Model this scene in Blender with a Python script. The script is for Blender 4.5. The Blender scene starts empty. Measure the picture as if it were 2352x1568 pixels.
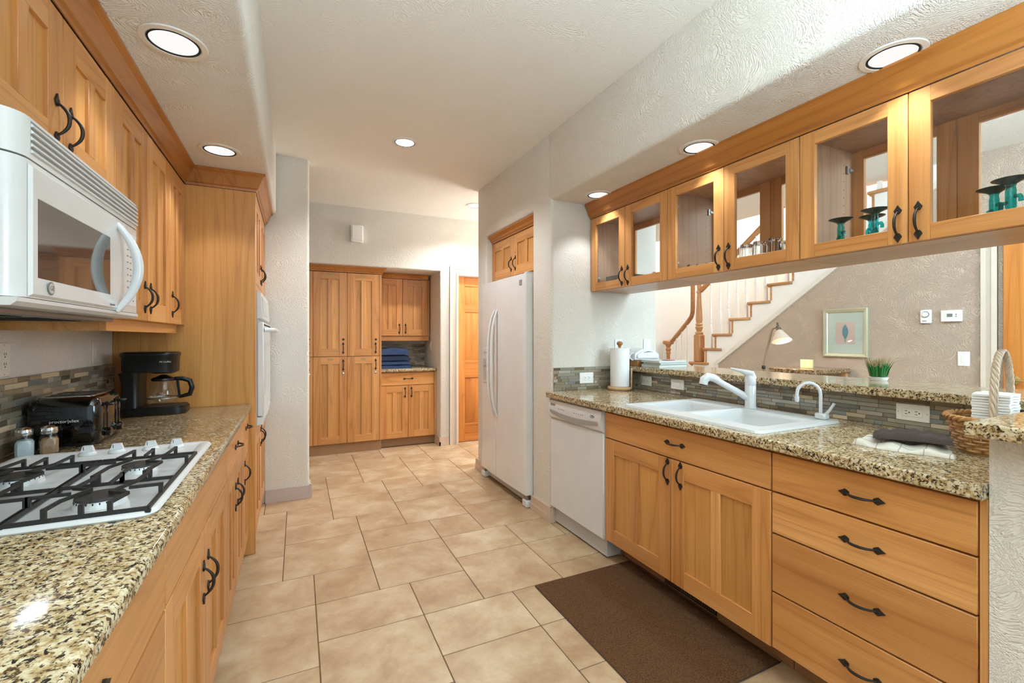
import bpy, bmesh, math, random
from mathutils import Vector, Matrix

# ------------------------------------------------------------------ camera, world, exposure
SC = bpy.context.scene
COL = SC.collection
PI = math.pi
F_PX, CX, CY, VPX, VPY = 1040.0, 1176.0, 784.0, 680.0, 774.3
CAM_Z = 1.28
THETA = math.atan((CX - VPX) / F_PX)
cam_d = bpy.data.cameras.new('camera')
cam = bpy.data.objects.new('camera', cam_d)
COL.objects.link(cam)
cam.location = (0, 0, CAM_Z)
cam.rotation_euler = (PI / 2, 0, -THETA)
cam_d.sensor_width = 36.0
cam_d.lens = 36.0 * F_PX / 2352.0
cam_d.shift_y = (VPY - CY) / 2352.0
cam_d.clip_start = 0.01
SC.camera = cam

world = bpy.data.worlds.new('daylight')
SC.world = world
world.use_nodes = True
bg = world.node_tree.nodes['Background']
bg.inputs[0].default_value = (0.76, 0.90, 1.0, 1)
bg.inputs[1].default_value = 0.4
SC.view_settings.view_transform = 'Standard'
SC.view_settings.look = 'None'
SC.view_settings.gamma = 1.0
SC.view_settings.use_curve_mapping = False
SC.view_settings.exposure = 0.46
SC.cycles.use_denoising = True
SC.cycles.use_light_tree = False
SC.cycles.max_bounces = 8
SC.cycles.diffuse_bounces = 4
SC.cycles.glossy_bounces = 3
SC.cycles.transmission_bounces = 8
SC.cycles.transparent_max_bounces = 20
SC.cycles.sample_clamp_indirect = 6.0
SC.cycles.use_adaptive_sampling = True
SC.cycles.adaptive_threshold = 0.05


def area_light(name, loc, rot, sx, sy, power, color=(1, 1, 1)):
    l = bpy.data.lights.new(name, 'AREA')
    l.shape = 'RECTANGLE'
    l.size, l.size_y, l.energy, l.color = sx, sy, power, color
    o = bpy.data.objects.new(name, l)
    COL.objects.link(o)
    o.location, o.rotation_euler = loc, rot
    return o


# daylight: dining area windows behind the camera, stairwell skylight, living room; plus unseen fills
DAY = (0.63, 0.855, 1.0)
area_light('dining_window_daylight', (0.7, -2.6, 1.5), (PI / 2, 0, 0), 3.4, 1.9, 9, DAY)
area_light('ceiling_fill_light', (0.45, -0.5, 1.85), (PI, 0, 0), 2.0, 1.8, 98, DAY)  # added upward fill behind the camera, brightens the ceiling
area_light('stairwell_skylight', (5.3, 3.4, 4.9), (0, 0, 0), 0.9, 3.0, 135, (0.88, 0.95, 1.0))
area_light('living_room_daylight', (3.5, -1.4, 2.0), (PI * 0.45, 0, 0), 1.8, 1.4, 75, DAY)
lw = area_light('living_room_fill', (2.95, 0.9, 2.45), (0, 0, 0), 1.2, 0.5, 26, DAY)  # added fill for the stair stringer and taupe wall
lw.rotation_euler = Vector((0.8, 0.75, -0.5)).to_track_quat('-Z', 'Y').to_euler()
area_light('hall_side_light', (3.3, 4.65, 1.9), (0, PI / 2, 0), 1.2, 0.8, 40, (1.0, 0.98, 0.95))  # unseen area light facing into the hall, no window is built


# ------------------------------------------------------------------ helpers
def lin(hx):
    hx = hx.lstrip('#')
    r = []
    for i in (0, 2, 4):
        v = int(hx[i:i + 2], 16) / 255.0
        r.append(v / 12.92 if v <= 0.04045 else ((v + 0.055) / 1.055) ** 2.4)
    return (r[0], r[1], r[2], 1.0)


class NT:
    def __init__(self, name):
        self.m = bpy.data.materials.new(name)
        self.m.use_nodes = True
        self.t = self.m.node_tree
        self.b = self.t.nodes['Principled BSDF']
        self.out = self.t.nodes['Material Output']

    def n(self, typ, ins=None, **kw):
        nd = self.t.nodes.new(typ)
        for k, v in kw.items():
            setattr(nd, k, v)
        for k, v in (ins or {}).items():
            if hasattr(v, 'is_output') or isinstance(v, bpy.types.NodeSocket):
                self.t.links.new(v, nd.inputs[k])
            else:
                nd.inputs[k].default_value = v
        return nd

    def link(self, a, b):
        self.t.links.new(a, b)

    def ramp(self, fac, stops, interp='LINEAR'):
        r = self.n('ShaderNodeValToRGB', {'Fac': fac})
        cr = r.color_ramp
        cr.interpolation = interp
        while len(cr.elements) < len(stops):
            cr.elements.new(0.5)
        for e, (p, c) in zip(cr.elements, stops):
            e.position = p
            e.color = c if len(c) == 4 else (c[0], c[1], c[2], 1)
        return r.outputs[0]

    def mix(self, fac, a, b, blend='MIX'):
        nd = self.n('ShaderNodeMix', data_type='RGBA', blend_type=blend)
        for idx, v in ((0, fac), (6, a), (7, b)):
            if isinstance(v, bpy.types.NodeSocket):
                self.t.links.new(v, nd.inputs[idx])
            else:
                nd.inputs[idx].default_value = v
        return nd.outputs[2]

    def coords(self, scale, rnd=True, kind='Object'):
        tc = self.n('ShaderNodeTexCoord')
        src = tc.outputs[kind]
        if rnd:
            oi = self.n('ShaderNodeObjectInfo')
            mu = self.n('ShaderNodeMath', {0: oi.outputs['Random'], 1: 37.0}, operation='MULTIPLY')
            ad = self.n('ShaderNodeVectorMath', {0: src, 1: mu.outputs[0]}, operation='ADD')
            src = ad.outputs[0]
        mp = self.n('ShaderNodeMapping', {'Vector': src, 'Scale': scale})
        return mp.outputs[0]

    def bump(self, height, strength, dist):
        b = self.n('ShaderNodeBump', {'Height': height, 'Strength': strength, 'Distance': dist})
        self.link(b.outputs[0], self.b.inputs['Normal'])


MATS = {}


def plain(name, hx, rough=0.5, metal=0.0, spec=0.5, coat=0.0):
    if name in MATS:
        return MATS[name]
    k = NT(name)
    k.b.inputs['Base Color'].default_value = lin(hx)
    k.b.inputs['Roughness'].default_value = rough
    k.b.inputs['Metallic'].default_value = metal
    k.b.inputs['Specular IOR Level'].default_value = spec
    k.b.inputs['Coat Weight'].default_value = coat
    # faint tonal wear so nothing is a dead flat colour
    nz = k.n('ShaderNodeTexNoise', {'Vector': k.coords((9, 9, 9)), 'Scale': 1.0, 'Detail': 1.0})
    c = k.mix(nz.outputs[0], tuple(x * 0.95 for x in lin(hx)[:3]) + (1,), tuple(min(1, x * 1.04) for x in lin(hx)[:3]) + (1,))
    k.link(c, k.b.inputs['Base Color'])
    MATS[name] = k.m
    return k.m


def wood(name, light, mid, dark, axis, rough=0.36):
    if name in MATS:
        return MATS[name]
    k = NT(name)
    lo, hi = 1.1, 21.0
    sc = {'X': (lo, hi, hi), 'Y': (hi, lo, hi), 'Z': (hi, hi, lo)}[axis]
    v = k.coords(sc)
    warp = k.n('ShaderNodeTexNoise', {'Vector': v, 'Scale': 0.35, 'Detail': 1.5, 'Distortion': 0.5})
    rings = k.n('ShaderNodeMath', {0: warp.outputs[0], 1: 15.0}, operation='MULTIPLY')
    pp = k.n('ShaderNodeMath', {0: rings.outputs[0], 1: 1.0}, operation='PINGPONG')
    lo2, hi2 = 4.0, 240.0
    sc2 = {'X': (lo2, hi2, hi2), 'Y': (hi2, lo2, hi2), 'Z': (hi2, hi2, lo2)}[axis]
    fine = k.n('ShaderNodeTexNoise', {'Vector': k.coords(sc2), 'Scale': 1.0, 'Detail': 2.0, 'Roughness': 0.6})
    broad = k.n('ShaderNodeTexNoise', {'Vector': v, 'Scale': 0.22, 'Detail': 1.0})
    base = k.ramp(broad.outputs[0], [(0.28, lin(dark)), (0.5, lin(mid)), (0.72, lin(light))])
    d = lin(dark)
    grain = k.ramp(pp.outputs[0], [(0.0, (d[0] * 0.80, d[1] * 0.74, d[2] * 0.66)), (0.22, lin(mid)), (1.0, lin(light))])
    c = k.mix(0.38, base, grain)
    fr = k.ramp(fine.outputs[0], [(0.3, (0.78, 0.74, 0.68)), (0.62, (1.05, 1.04, 1.03))])
    c = k.mix(0.55, c, fr, 'MULTIPLY')
    oi = k.n('ShaderNodeObjectInfo')
    var = k.ramp(oi.outputs['Random'], [(0.0, (0.86, 0.83, 0.80)), (0.5, (1, 1, 1)), (1.0, (1.10, 1.12, 1.12))])
    c = k.mix(1.0, c, var, 'MULTIPLY')
    k.link(c, k.b.inputs['Base Color'])
    k.b.inputs['Roughness'].default_value = rough
    k.b.inputs['Coat Weight'].default_value = 0.15
    k.b.inputs['Coat Roughness'].default_value = 0.25
    MATS[name] = k.m
    return k.m


WL, WM, WD = '#E1A566', '#CF8F50', '#B6763D'
W_X = wood('honey_wood_x', WL, WM, WD, 'X')
W_Y = wood('honey_wood_y', WL, WM, WD, 'Y')
W_Z = wood('honey_wood_z', WL, WM, WD, 'Z')
WP = wood('veneer_wood', '#DDA25C', '#CD914D', '#B87B3C', 'Z')
WIN = wood('cabinet_interior_wood', '#C79E7C', '#B98D6B', '#A47856', 'Z', 0.45)
D_Z = wood('fir_door_wood', '#D9924A', '#CB7F38', '#B4672A', 'Z')
D_X = wood('fir_door_wood_x', '#D9924A', '#CB7F38', '#B4672A', 'X')
OAK_Z = wood('oak_stair_wood', '#C99664', '#B8814E', '#9C6839', 'Z')
OAK_Y = wood('oak_stair_wood_y', '#C99664', '#B8814E', '#9C6839', 'Y')


def granite(name, scale=1.0, tint=(1, 1, 1)):
    k = NT(name)
    v = k.coords((scale, scale, scale), rnd=False)
    n1 = k.n('ShaderNodeTexNoise', {'Vector': v, 'Scale': 55.0, 'Detail': 3.0, 'Roughness': 0.65})
    base = k.ramp(n1.outputs[0], [(0.32, lin('#97794F')), (0.45, lin('#C0A67C')), (0.58, lin('#D8CAAC')), (0.75, lin('#E6DDC8'))])
    n2 = k.n('ShaderNodeTexNoise', {'Vector': v, 'Scale': 105.0, 'Detail': 3.0, 'Roughness': 0.55, 'Distortion': 0.5})
    spots = k.ramp(n2.outputs[0], [(0.535, (0, 0, 0)), (0.60, (1, 1, 1))])
    c = k.mix(spots, base, lin('#5A4530'))
    n3 = k.n('ShaderNodeTexNoise', {'Vector': v, 'Scale': 78.0, 'Detail': 4.0, 'Roughness': 0.6, 'Distortion': 0.8, 'W': 3.0}, noise_dimensions='4D')
    dk = k.ramp(n3.outputs[0], [(0.565, (0, 0, 0)), (0.60, (1, 1, 1))])
    c = k.mix(dk, c, lin('#241E1A'))
    n4 = k.n('ShaderNodeTexNoise', {'Vector': v, 'Scale': 12.0, 'Detail': 2.0, 'W': 7.0}, noise_dimensions='4D')
    pat = k.ramp(n4.outputs[0], [(0.35, (0.82, 0.78, 0.70)), (0.65, (1.05, 1.05, 1.05))])
    c = k.mix(1.0, c, pat, 'MULTIPLY')
    c = k.mix(1.0, c, tint + (1,), 'MULTIPLY')
    k.link(c, k.b.inputs['Base Color'])
    k.b.inputs['Roughness'].default_value = 0.12
    k.b.inputs['Specular IOR Level'].default_value = 0.5
    return k.m


GRANITE = granite('speckled_granite', 1.25)
GRANITE2 = granite('brown_granite', 0.9, (0.62, 0.50, 0.42))


def plaster(name, hx, strength=0.35, scale=34.0, rough=0.75):
    k = NT(name)
    v = k.coords((1, 1, 1), rnd=False)
    w = k.n('ShaderNodeTexNoise', {'Vector': v, 'Scale': 5.0, 'Detail': 0.0})
    v2 = k.n('ShaderNodeVectorMath', {0: v, 1: w.outputs[1]}, operation='ADD')
    n1 = k.n('ShaderNodeTexNoise', {'Vector': v2.outputs[0], 'Scale': scale, 'Detail': 2.0, 'Roughness': 0.5, 'Distortion': 0.0})
    rdg = k.ramp(n1.outputs[0], [(0.40, (0, 0, 0)), (0.52, (1, 1, 1)), (0.64, (0.25, 0.25, 0.25))])
    tone = k.n('ShaderNodeTexNoise', {'Vector': v, 'Scale': 1.3, 'Detail': 1.0})
    a = lin(hx)
    c = k.mix(tone.outputs[0], (a[0] * 0.96, a[1] * 0.955, a[2] * 0.95, 1), (min(1, a[0] * 1.03), min(1, a[1] * 1.03), min(1, a[2] * 1.03), 1))
    k.link(c, k.b.inputs['Base Color'])
    k.b.inputs['Roughness'].default_value = rough
    k.b.inputs['Specular IOR Level'].default_value = 0.3
    k.bump(rdg, strength, 0.011)
    return k.m


PLASTER = plaster('off_white_plaster', '#E8E1D6', 0.45)
CEIL = plaster('ceiling_plaster', '#F2ECE2', 0.30, 42.0)
TAUPE = plaster('taupe_plaster', '#C6B09C', 0.60, 30.0)
STAIRWHITE = plaster('stairwell_white_plaster', '#EEE9E0', 0.25)


def tile_floor_mat():
    k = NT('travertine_tile')
    v = k.coords((1, 1, 1), kind='Object')
    n1 = k.n('ShaderNodeTexNoise', {'Vector': v, 'Scale': 5.0, 'Detail': 5.0, 'Roughness': 0.62, 'Distortion': 0.25})
    c = k.ramp(n1.outputs[0], [(0.28, lin('#A98867')), (0.48, lin('#BC9F7D')), (0.68, lin('#D0BA9B'))])
    n2 = k.n('ShaderNodeTexNoise', {'Vector': v, 'Scale': 22.0, 'Detail': 6.0, 'Roughness': 0.7, 'Distortion': 1.0})
    c2 = k.ramp(n2.outputs[0], [(0.32, (0.93, 0.91, 0.88)), (0.6, (1.02, 1.02, 1.02))])
    c = k.mix(0.8, c, c2, 'MULTIPLY')
    n3 = k.n('ShaderNodeTexNoise', {'Vector': v, 'Scale': 130.0, 'Detail': 2.0})
    pits = k.ramp(n3.outputs[0], [(0.24, (0.62, 0.52, 0.42)), (0.28, (1, 1, 1))])
    c = k.mix(0.7, c, pits, 'MULTIPLY')
    oi = k.n('ShaderNodeObjectInfo')
    var = k.ramp(oi.outputs['Random'], [(0.0, (0.90, 0.86, 0.82)), (0.35, (0.97, 0.95, 0.93)), (0.7, (1.0, 1.0, 1.0)), (1.0, (1.05, 1.06, 1.07))])
    c = k.mix(1.0, c, var, 'MULTIPLY')
    k.link(c, k.b.inputs['Base Color'])
    rg = k.ramp(n1.outputs[0], [(0.3, (0.42, 0.42, 0.42)), (0.7, (0.55, 0.55, 0.55))])
    k.link(rg, k.b.inputs['Roughness'])
    return k.m


TILE = tile_floor_mat()
GROUT = plain('brown_grout', '#6A4E38', 0.85)
MORTAR = plain('grey_mortar', '#A79E8B', 0.8)


def glassy(name, color=(1, 1, 1), ior=1.45, edge=None, base=0.0):
    """thin clear glass: light passes straight through, Fresnel sheen on top"""
    k = NT(name)
    tr = k.n('ShaderNodeBsdfTransparent', {'Color': color + (1,)})
    gl = k.n('ShaderNodeBsdfGlossy', {'Color': (1, 1, 1, 1), 'Roughness': 0.02})
    gm = k.n('ShaderNodeNewGeometry')
    eta = k.n('ShaderNodeMapRange', {'Value': gm.outputs['Backfacing'], 'To Min': ior, 'To Max': 1.0 / ior})
    fr = k.n('ShaderNodeFresnel', {'IOR': eta.outputs[0]})
    mx = k.n('ShaderNodeMixShader', {0: fr.outputs[0], 1: tr.outputs[0], 2: gl.outputs[0]})
    k.link(mx.outputs[0], k.out.inputs[0])
    k.m.use_backface_culling = False
    return k.m


PANE = glassy('clear_pane_glass', (0.985, 0.99, 0.99), 1.30)
GLASS = glassy('clear_tumbler_glass', (0.90, 0.92, 0.93), 1.55)


def solid_glass(name, color, ior=1.45):
    k = NT(name)
    gl = k.n('ShaderNodeBsdfGlass', {'Color': color + (1,), 'Roughness': 0.0, 'IOR': ior})
    k.link(gl.outputs[0], k.out.inputs[0])
    return k.m


CRYSTAL = solid_glass('cut_glass', (0.97, 0.98, 0.985))
TEAL = glassy('teal_goblet_glass', (0.04, 0.62, 0.62), 1.5)
DTEAL = glassy('dark_teal_glass', (0.02, 0.13, 0.12), 1.5)
IRON = plain('wrought_iron', '#3A332D', 0.5, 0.6)
WHITE = plain('white_enamel', '#DFE0E0', 0.22, coat=0.3)
WHITE_M = plain('white_appliance', '#DCDDDD', 0.35)
GREYW = plain('pale_grey_plastic', '#BDBCBA', 0.4)
PLATE = plain('white_plate_plastic', '#EFECE6', 0.35)
PLATEC = plain('cream_plate_plastic', '#E6DECF', 0.4)
DARK = plain('black_plastic', '#0E0D0D', 0.35)
GLOSSB = plain('gloss_black_plastic', '#080707', 0.08, coat=0.5)
SHADOWB = plain('dark_slot', '#171310', 0.8)
CHROME = plain('chrome', '#D5D4D0', 0.12, 1.0)
STEEL = plain('brushed_steel', '#A9A7A2', 0.35, 1.0)
BRASS = plain('satin_brass', '#C9B478', 0.25, 1.0)
SMOKE = plain('microwave_window_glass', '#3C3B3A', 0.05, coat=0.6)
CAST = plain('cast_iron_grate', '#2B2927', 0.55)
INK = plain('grey_print', '#6F6E6C', 0.5)
INKW = plain('white_print', '#D8D8D6', 0.5)
TRIMC = plain('cream_trim_paint', '#DCCEBD', 0.45)
BASEC = plain('tan_baseboard_paint', '#CDB6A0', 0.45)
PAPER = plain('paper_towel_white', '#F3F3F3', 0.9)
CREAM = plain('cream_card', '#DDD09A', 0.7)
RUGM = None


def emit(name, color, strength):
    k = NT(name)
    e = k.n('ShaderNodeEmission', {'Color': color + (1,), 'Strength': strength})
    k.link(e.outputs[0], k.out.inputs[0])
    k.m.cycles.emission_sampling = 'NONE'
    return k.m


LENS = emit('lit_lamp_lens', (1.0, 0.98, 0.95), 0.72)
LENS_HI = emit('lit_lamp_lens_bright', (1.0, 0.98, 0.95), 4.0)


class MB:
    """collects shapes of one mesh"""

    def __init__(self):
        self.v, self.f, self.m = [], [], []

    def add(self, vs, fs, m=0):
        b = len(self.v)
        self.v += [tuple(p) for p in vs]
        self.f += [tuple(b + i for i in q) for q in fs]
        self.m += [m] * len(fs)
        return self

    def box(self, x0, x1, y0, y1, z0, z1, m=0):
        return self.add([(x0, y0, z0), (x1, y0, z0), (x1, y1, z0), (x0, y1, z0), (x0, y0, z1), (x1, y0, z1), (x1, y1, z1), (x0, y1, z1)],
                        [(0, 3, 2, 1), (4, 5, 6, 7), (0, 1, 5, 4), (1, 2, 6, 5), (2, 3, 7, 6), (3, 0, 4, 7)], m)

    def cbox(self, x0, x1, y0, y1, z0, z1, c=0.002, m=0):
        c = min(c, (x1 - x0) * .45, (y1 - y0) * .45, (z1 - z0) * .45)
        lo, hi = (x0, y0, z0), (x1, y1, z1)
        vs, idx = [], {}
        for sx in (0, 1):
            for sy in (0, 1):
                for sz in (0, 1):
                    s = (sx, sy, sz)
                    for ax in range(3):
                        p = []
                        for a in range(3):
                            e = hi[a] if s[a] else lo[a]
                            p.append(e if a == ax else (e - c if s[a] else e + c))
                        idx[(s, ax)] = len(vs)
                        vs.append(tuple(p))
        fs = []
        for ax in range(3):
            o = [a for a in range(3) if a != ax]
            for sd in (0, 1):
                q = []
                for (a, b) in ((0, 0), (1, 0), (1, 1), (0, 1)):
                    s = [0, 0, 0]
                    s[ax], s[o[0]], s[o[1]] = sd, a, b
                    q.append(idx[(tuple(s), ax)])
                flip = (sd == 1) == (ax == 1)
                fs.append(tuple(q[::-1]) if flip else tuple(q))
        for ax in range(3):
            o = [a for a in range(3) if a != ax]
            for a in (0, 1):
                for b in (0, 1):
                    s0, s1 = [0, 0, 0], [0, 0, 0]
                    s0[o[0]] = s1[o[0]] = a
                    s0[o[1]] = s1[o[1]] = b
                    s0[ax], s1[ax] = 0, 1
                    fs.append((idx[(tuple(s0), o[0])], idx[(tuple(s1), o[0])], idx[(tuple(s1), o[1])], idx[(tuple(s0), o[1])]))
        for s in [(a, b, cc) for a in (0, 1) for b in (0, 1) for cc in (0, 1)]:
            fs.append((idx[(s, 0)], idx[(s, 1)], idx[(s, 2)]))
        return self.add(vs, fs, m)

    def prism(self, poly, axis, lo, hi, m=0):
        """extrude a 2D polygon along axis; poly coordinates are the other two axes in xyz order"""
        n = len(poly)

        def P(a, b, t):
            return {'x': (t, a, b), 'y': (a, t, b), 'z': (a, b, t)}[axis]
        vs = [P(a, b, lo) for a, b in poly] + [P(a, b, hi) for a, b in poly]
        fs = [tuple(range(n - 1, -1, -1)), tuple(range(n, 2 * n))]
        fs += [(i, (i + 1) % n, n + (i + 1) % n, n + i) for i in range(n)]
        return self.add(vs, fs, m)

    def lathe(self, prof, seg=20, c=(0, 0, 0), m=0, axis='z', cap=True):
        vs, fs = [], []
        n = len(prof)
        for r, z in prof:
            for s in range(seg):
                a = 2 * PI * s / seg
                p = (r * math.cos(a), r * math.sin(a), z)
                if axis == 'x':
                    p = (p[2], p[0], p[1])
                elif axis == 'y':
                    p = (p[0], p[2], p[1])
                vs.append((p[0] + c[0], p[1] + c[1], p[2] + c[2]))
        for i in range(n - 1):
            for s in range(seg):
                t = (s + 1) % seg
                fs.append((i * seg + s, i * seg + t, (i + 1) * seg + t, (i + 1) * seg + s))
        if cap:
            fs.append(tuple(range(seg - 1, -1, -1)))
            fs.append(tuple((n - 1) * seg + s for s in range(seg)))
        return self.add(vs, fs, m)

    def tube(self, pts, rad, seg=8, m=0, flat=None):
        """sweep a circle along points; rad is a number or a list; flat scales the second axis"""
        pts = [Vector(p) for p in pts]
        n = len(pts)
        rs = rad if isinstance(rad, (list, tuple)) else [rad] * n
        vs, fs = [], []
        up = None
        for i, p in enumerate(pts):
            d = (pts[min(i + 1, n - 1)] - pts[max(i - 1, 0)]).normalized()
            if up is None:
                up = Vector((0, 0, 1)) if abs(d.z) < 0.9 else Vector((1, 0, 0))
            a = d.cross(up)
            if a.length < 1e-6:
                a = d.cross(Vector((0, 1, 0)))
            a.normalize()
            b = a.cross(d).normalized()
            up = b
            for s in range(seg):
                t = 2 * PI * s / seg
                vs.append(p + a * (rs[i] * math.cos(t)) + b * (rs[i] * math.sin(t) * (flat or 1)))
        for i in range(n - 1):
            for s in range(seg):
                t = (s + 1) % seg
                fs.append((i * seg + s, i * seg + t, (i + 1) * seg + t, (i + 1) * seg + s))
        fs.append(tuple(range(seg - 1, -1, -1)))
        fs.append(tuple((n - 1) * seg + s for s in range(seg)))
        return self.add(vs, fs, m)

    def bar(self, a, b, w, h):
        """flat bar from a to b, width w, height h"""
        a, b = Vector(a), Vector(b)
        d = (b - a).normalized()
        s = d.cross(Vector((0, 0, 1)))
        if s.length < 1e-5:
            s = Vector((1, 0, 0))
        s = s.normalized() * (w / 2)
        u = s.cross(d).normalized() * (h / 2)
        vs = [a - s - u, a + s - u, a + s + u, a - s + u, b - s - u, b + s - u, b + s + u, b - s + u]
        return self.add(vs, [(0, 3, 2, 1), (4, 5, 6, 7), (0, 1, 5, 4), (1, 2, 6, 5), (2, 3, 7, 6), (3, 0, 4, 7)])

    def mesh(self, name, mats, smooth=0.65):
        me = bpy.data.meshes.new(name)
        me.from_pydata(self.v, [], self.f)
        for m in (mats if isinstance(mats, (list, tuple)) else [mats]):
            me.materials.append(m)
        me.polygons.foreach_set('material_index', self.m)
        bm = bmesh.new()
        bm.from_mesh(me)
        bmesh.ops.recalc_face_normals(bm, faces=bm.faces)
        bm.to_mesh(me)
        bm.free()
        if smooth:
            me.polygons.foreach_set('use_smooth', [True] * len(me.polygons))
            me.set_sharp_from_angle(angle=smooth)
        me.update()
        return me

    def build(self, name, mats, parent=None, loc=None, rz=0, smooth=0.65):
        return put(name, self.mesh(name, mats, smooth), parent, loc, rz)


def put(name, me, parent=None, loc=None, rz=0, rot=None):
    o = bpy.data.objects.new(name, me)
    COL.objects.link(o)
    if loc is not None:
        o.location = loc
    if rot is not None:
        o.rotation_euler = rot
    elif rz:
        o.rotation_euler = (0, 0, rz)
    if parent is not None:
        o.parent = parent
    return o


def tag(o, label=None, cat=None, group=None, kind=None):
    for k, v in (('label', label), ('category', cat), ('group', group), ('kind', kind)):
        if v:
            o[k] = v
    return o


def thing(name, label, cat, loc=(0, 0, 0), rz=0, group=None):
    o = bpy.data.objects.new(name, None)
    o.empty_display_size = 0.05
    COL.objects.link(o)
    o.location = loc
    o.rotation_euler = (0, 0, rz)
    return tag(o, label, cat, group)


def copy_tree(o, parent=None):
    c = o.copy()
    COL.objects.link(c)
    c.parent = parent
    for ch in list(o.children):
        copy_tree(ch, c)
    return c


def text(name, body, size, parent, loc, rot, mat, align='CENTER', extrude=0.0003, shear=0.0):
    cu = bpy.data.curves.new(name, 'FONT')
    cu.body, cu.size, cu.extrude, cu.align_x, cu.align_y, cu.shear = body, size, extrude, align, 'CENTER', shear
    cu.resolution_u = 2
    tmp = bpy.data.objects.new(name + '_curve', cu)
    COL.objects.link(tmp)
    dg = bpy.context.evaluated_depsgraph_get()
    me = bpy.data.meshes.new_from_object(tmp.evaluated_get(dg))
    bpy.data.objects.remove(tmp)
    me.name = name
    me.materials.clear()
    me.materials.append(mat)
    return put(name, me, parent, loc, rot=rot)


def cells(name, xs, ys, zs, filled, mat, bevel=0.0, seg=4, cut=None):
    """one closed solid made of grid cells, its edges rounded like bullnose plaster"""
    nx, ny, nz = len(xs) - 1, len(ys) - 1, len(zs) - 1
    F = {(i, j, k) for i in range(nx) for j in range(ny) for k in range(nz) if filled(i, j, k)}
    vid, vs, fs = {}, [], []

    def V(i, j, k):
        if (i, j, k) not in vid:
            vid[(i, j, k)] = len(vs)
            vs.append((xs[i], ys[j], zs[k]))
        return vid[(i, j, k)]
    for (i, j, k) in F:
        for d, q in (((-1, 0, 0), ((0, 0, 0), (0, 0, 1), (0, 1, 1), (0, 1, 0))), ((1, 0, 0), ((1, 0, 0), (1, 1, 0), (1, 1, 1), (1, 0, 1))),
                     ((0, -1, 0), ((0, 0, 0), (1, 0, 0), (1, 0, 1), (0, 0, 1))), ((0, 1, 0), ((0, 1, 0), (0, 1, 1), (1, 1, 1), (1, 1, 0))),
                     ((0, 0, -1), ((0, 0, 0), (0, 1, 0), (1, 1, 0), (1, 0, 0))), ((0, 0, 1), ((0, 0, 1), (1, 0, 1), (1, 1, 1), (0, 1, 1)))):
            if (i + d[0], j + d[1], k + d[2]) not in F:
                fs.append([V(i + a, j + b, k + c) for a, b, c in q])
    me = bpy.data.meshes.new(name)
    me.from_pydata(vs, [], fs)
    me.materials.append(mat)
    bm = bmesh.new()
    bm.from_mesh(me)
    bmesh.ops.recalc_face_normals(bm, faces=bm.faces)
    bmesh.ops.dissolve_limit(bm, angle_limit=0.01, verts=bm.verts, edges=bm.edges)
    if bevel:
        ed = [e for e in bm.edges if len(e.link_faces) == 2 and e.calc_face_angle() > 0.5 and e.is_convex]
        bmesh.ops.bevel(bm, geom=ed, offset=bevel, segments=seg, affect='EDGES', profile=0.5, clamp_overlap=True)
    bm.to_mesh(me)
    bm.free()
    me.polygons.foreach_set('use_smooth', [True] * len(me.polygons))
    me.set_sharp_from_angle(angle=0.7)
    o = put(name, me)
    return tag(o, kind='structure')


# ------------------------------------------------------------------ the setting
ZC = 2.70            # main ceiling
ZS = 2.235           # soffits
XL = -0.877          # left wall plane
LCZ, RCZ = 0.888, 0.905   # countertop heights
YP = 3.07            # side panel of the oven cabinet
YW = 3.97            # short wall after the oven cabinet
XR = 1.60            # face of fridge wall and right soffit
YE = 2.72            # end wall beside the dishwasher
YB = 5.20            # back wall
XT = 4.75            # taupe wall of the living room

m = MB()
m.box(-2.2, 7.2, -3.2, 6.4, -0.10, -0.0022)
floor = m.build('floor', GROUT)
tag(floor, 'tan stone tile floor laid in a mixed size pattern', kind='structure')
MOD, FX, FY, FROT = 0.1500, -0.063, 1.765, -0.0035
tag(MB().box(2.43, 5.7, -3.2, 4.0, -0.0021, 0.0).build('floor_living', plain('beige_carpet', '#B8A68F', 0.95)), kind='structure')
tile_me = {}
for (w, h) in ((3, 3), (3, 2), (2, 2)):
    b = MB()
    g = 0.0020
    b.cbox(g, w * MOD - g, g, h * MOD - g, -0.012, 0.0, 0.0016)
    tile_me[(w, h)] = b.mesh('tile', TILE)
cr, sr = math.cos(FROT), math.sin(FROT)
rnd = random.Random(4)
for a in range(-14, 16):
    for b_ in range(-8, 10):
        ox, oy = 1 + 3 * a + 2 * b_, -1 - 2 * a + 5 * b_
        for (w, h, dx, dy) in ((3, 3, 0, 0), (3, 2, 0, 3), (2, 2, 3, 3)):
            x, y = FX + (ox + dx) * MOD, FY + (oy + dy) * MOD
            xc, yc = x + w * MOD / 2, y + h * MOD / 2
            inside = (-0.45 < xc < 1.95 and -0.6 < yc < 5.45) or (1.4 < xc < 3.0 and 4.0 < yc < 5.4)
            if not inside:
                continue
            wx, wy = cr * x - sr * (y - 3), 3 + sr * x + cr * (y - 3)
            put('tile', tile_me[(w, h)], floor, (wx, wy, rnd.uniform(-0.0006, 0.0)), FROT)

tag(MB().box(-2.0, XT + 0.1, -3.2, 5.35, ZC, ZC + 0.12).build('ceiling', CEIL), kind='structure')
# left: soffit + the short wall at the end of the run, one plaster body
cells('wall_left', [XL - 0.12, XL, -0.14, 0.095], [-3.2, YW, YW + 0.14], [-0.01, ZS, ZC + 0.05],
      lambda i, j, k: (i == 0) or (j == 1) or (k == 1 and i == 1), PLASTER, 0.022)
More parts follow.
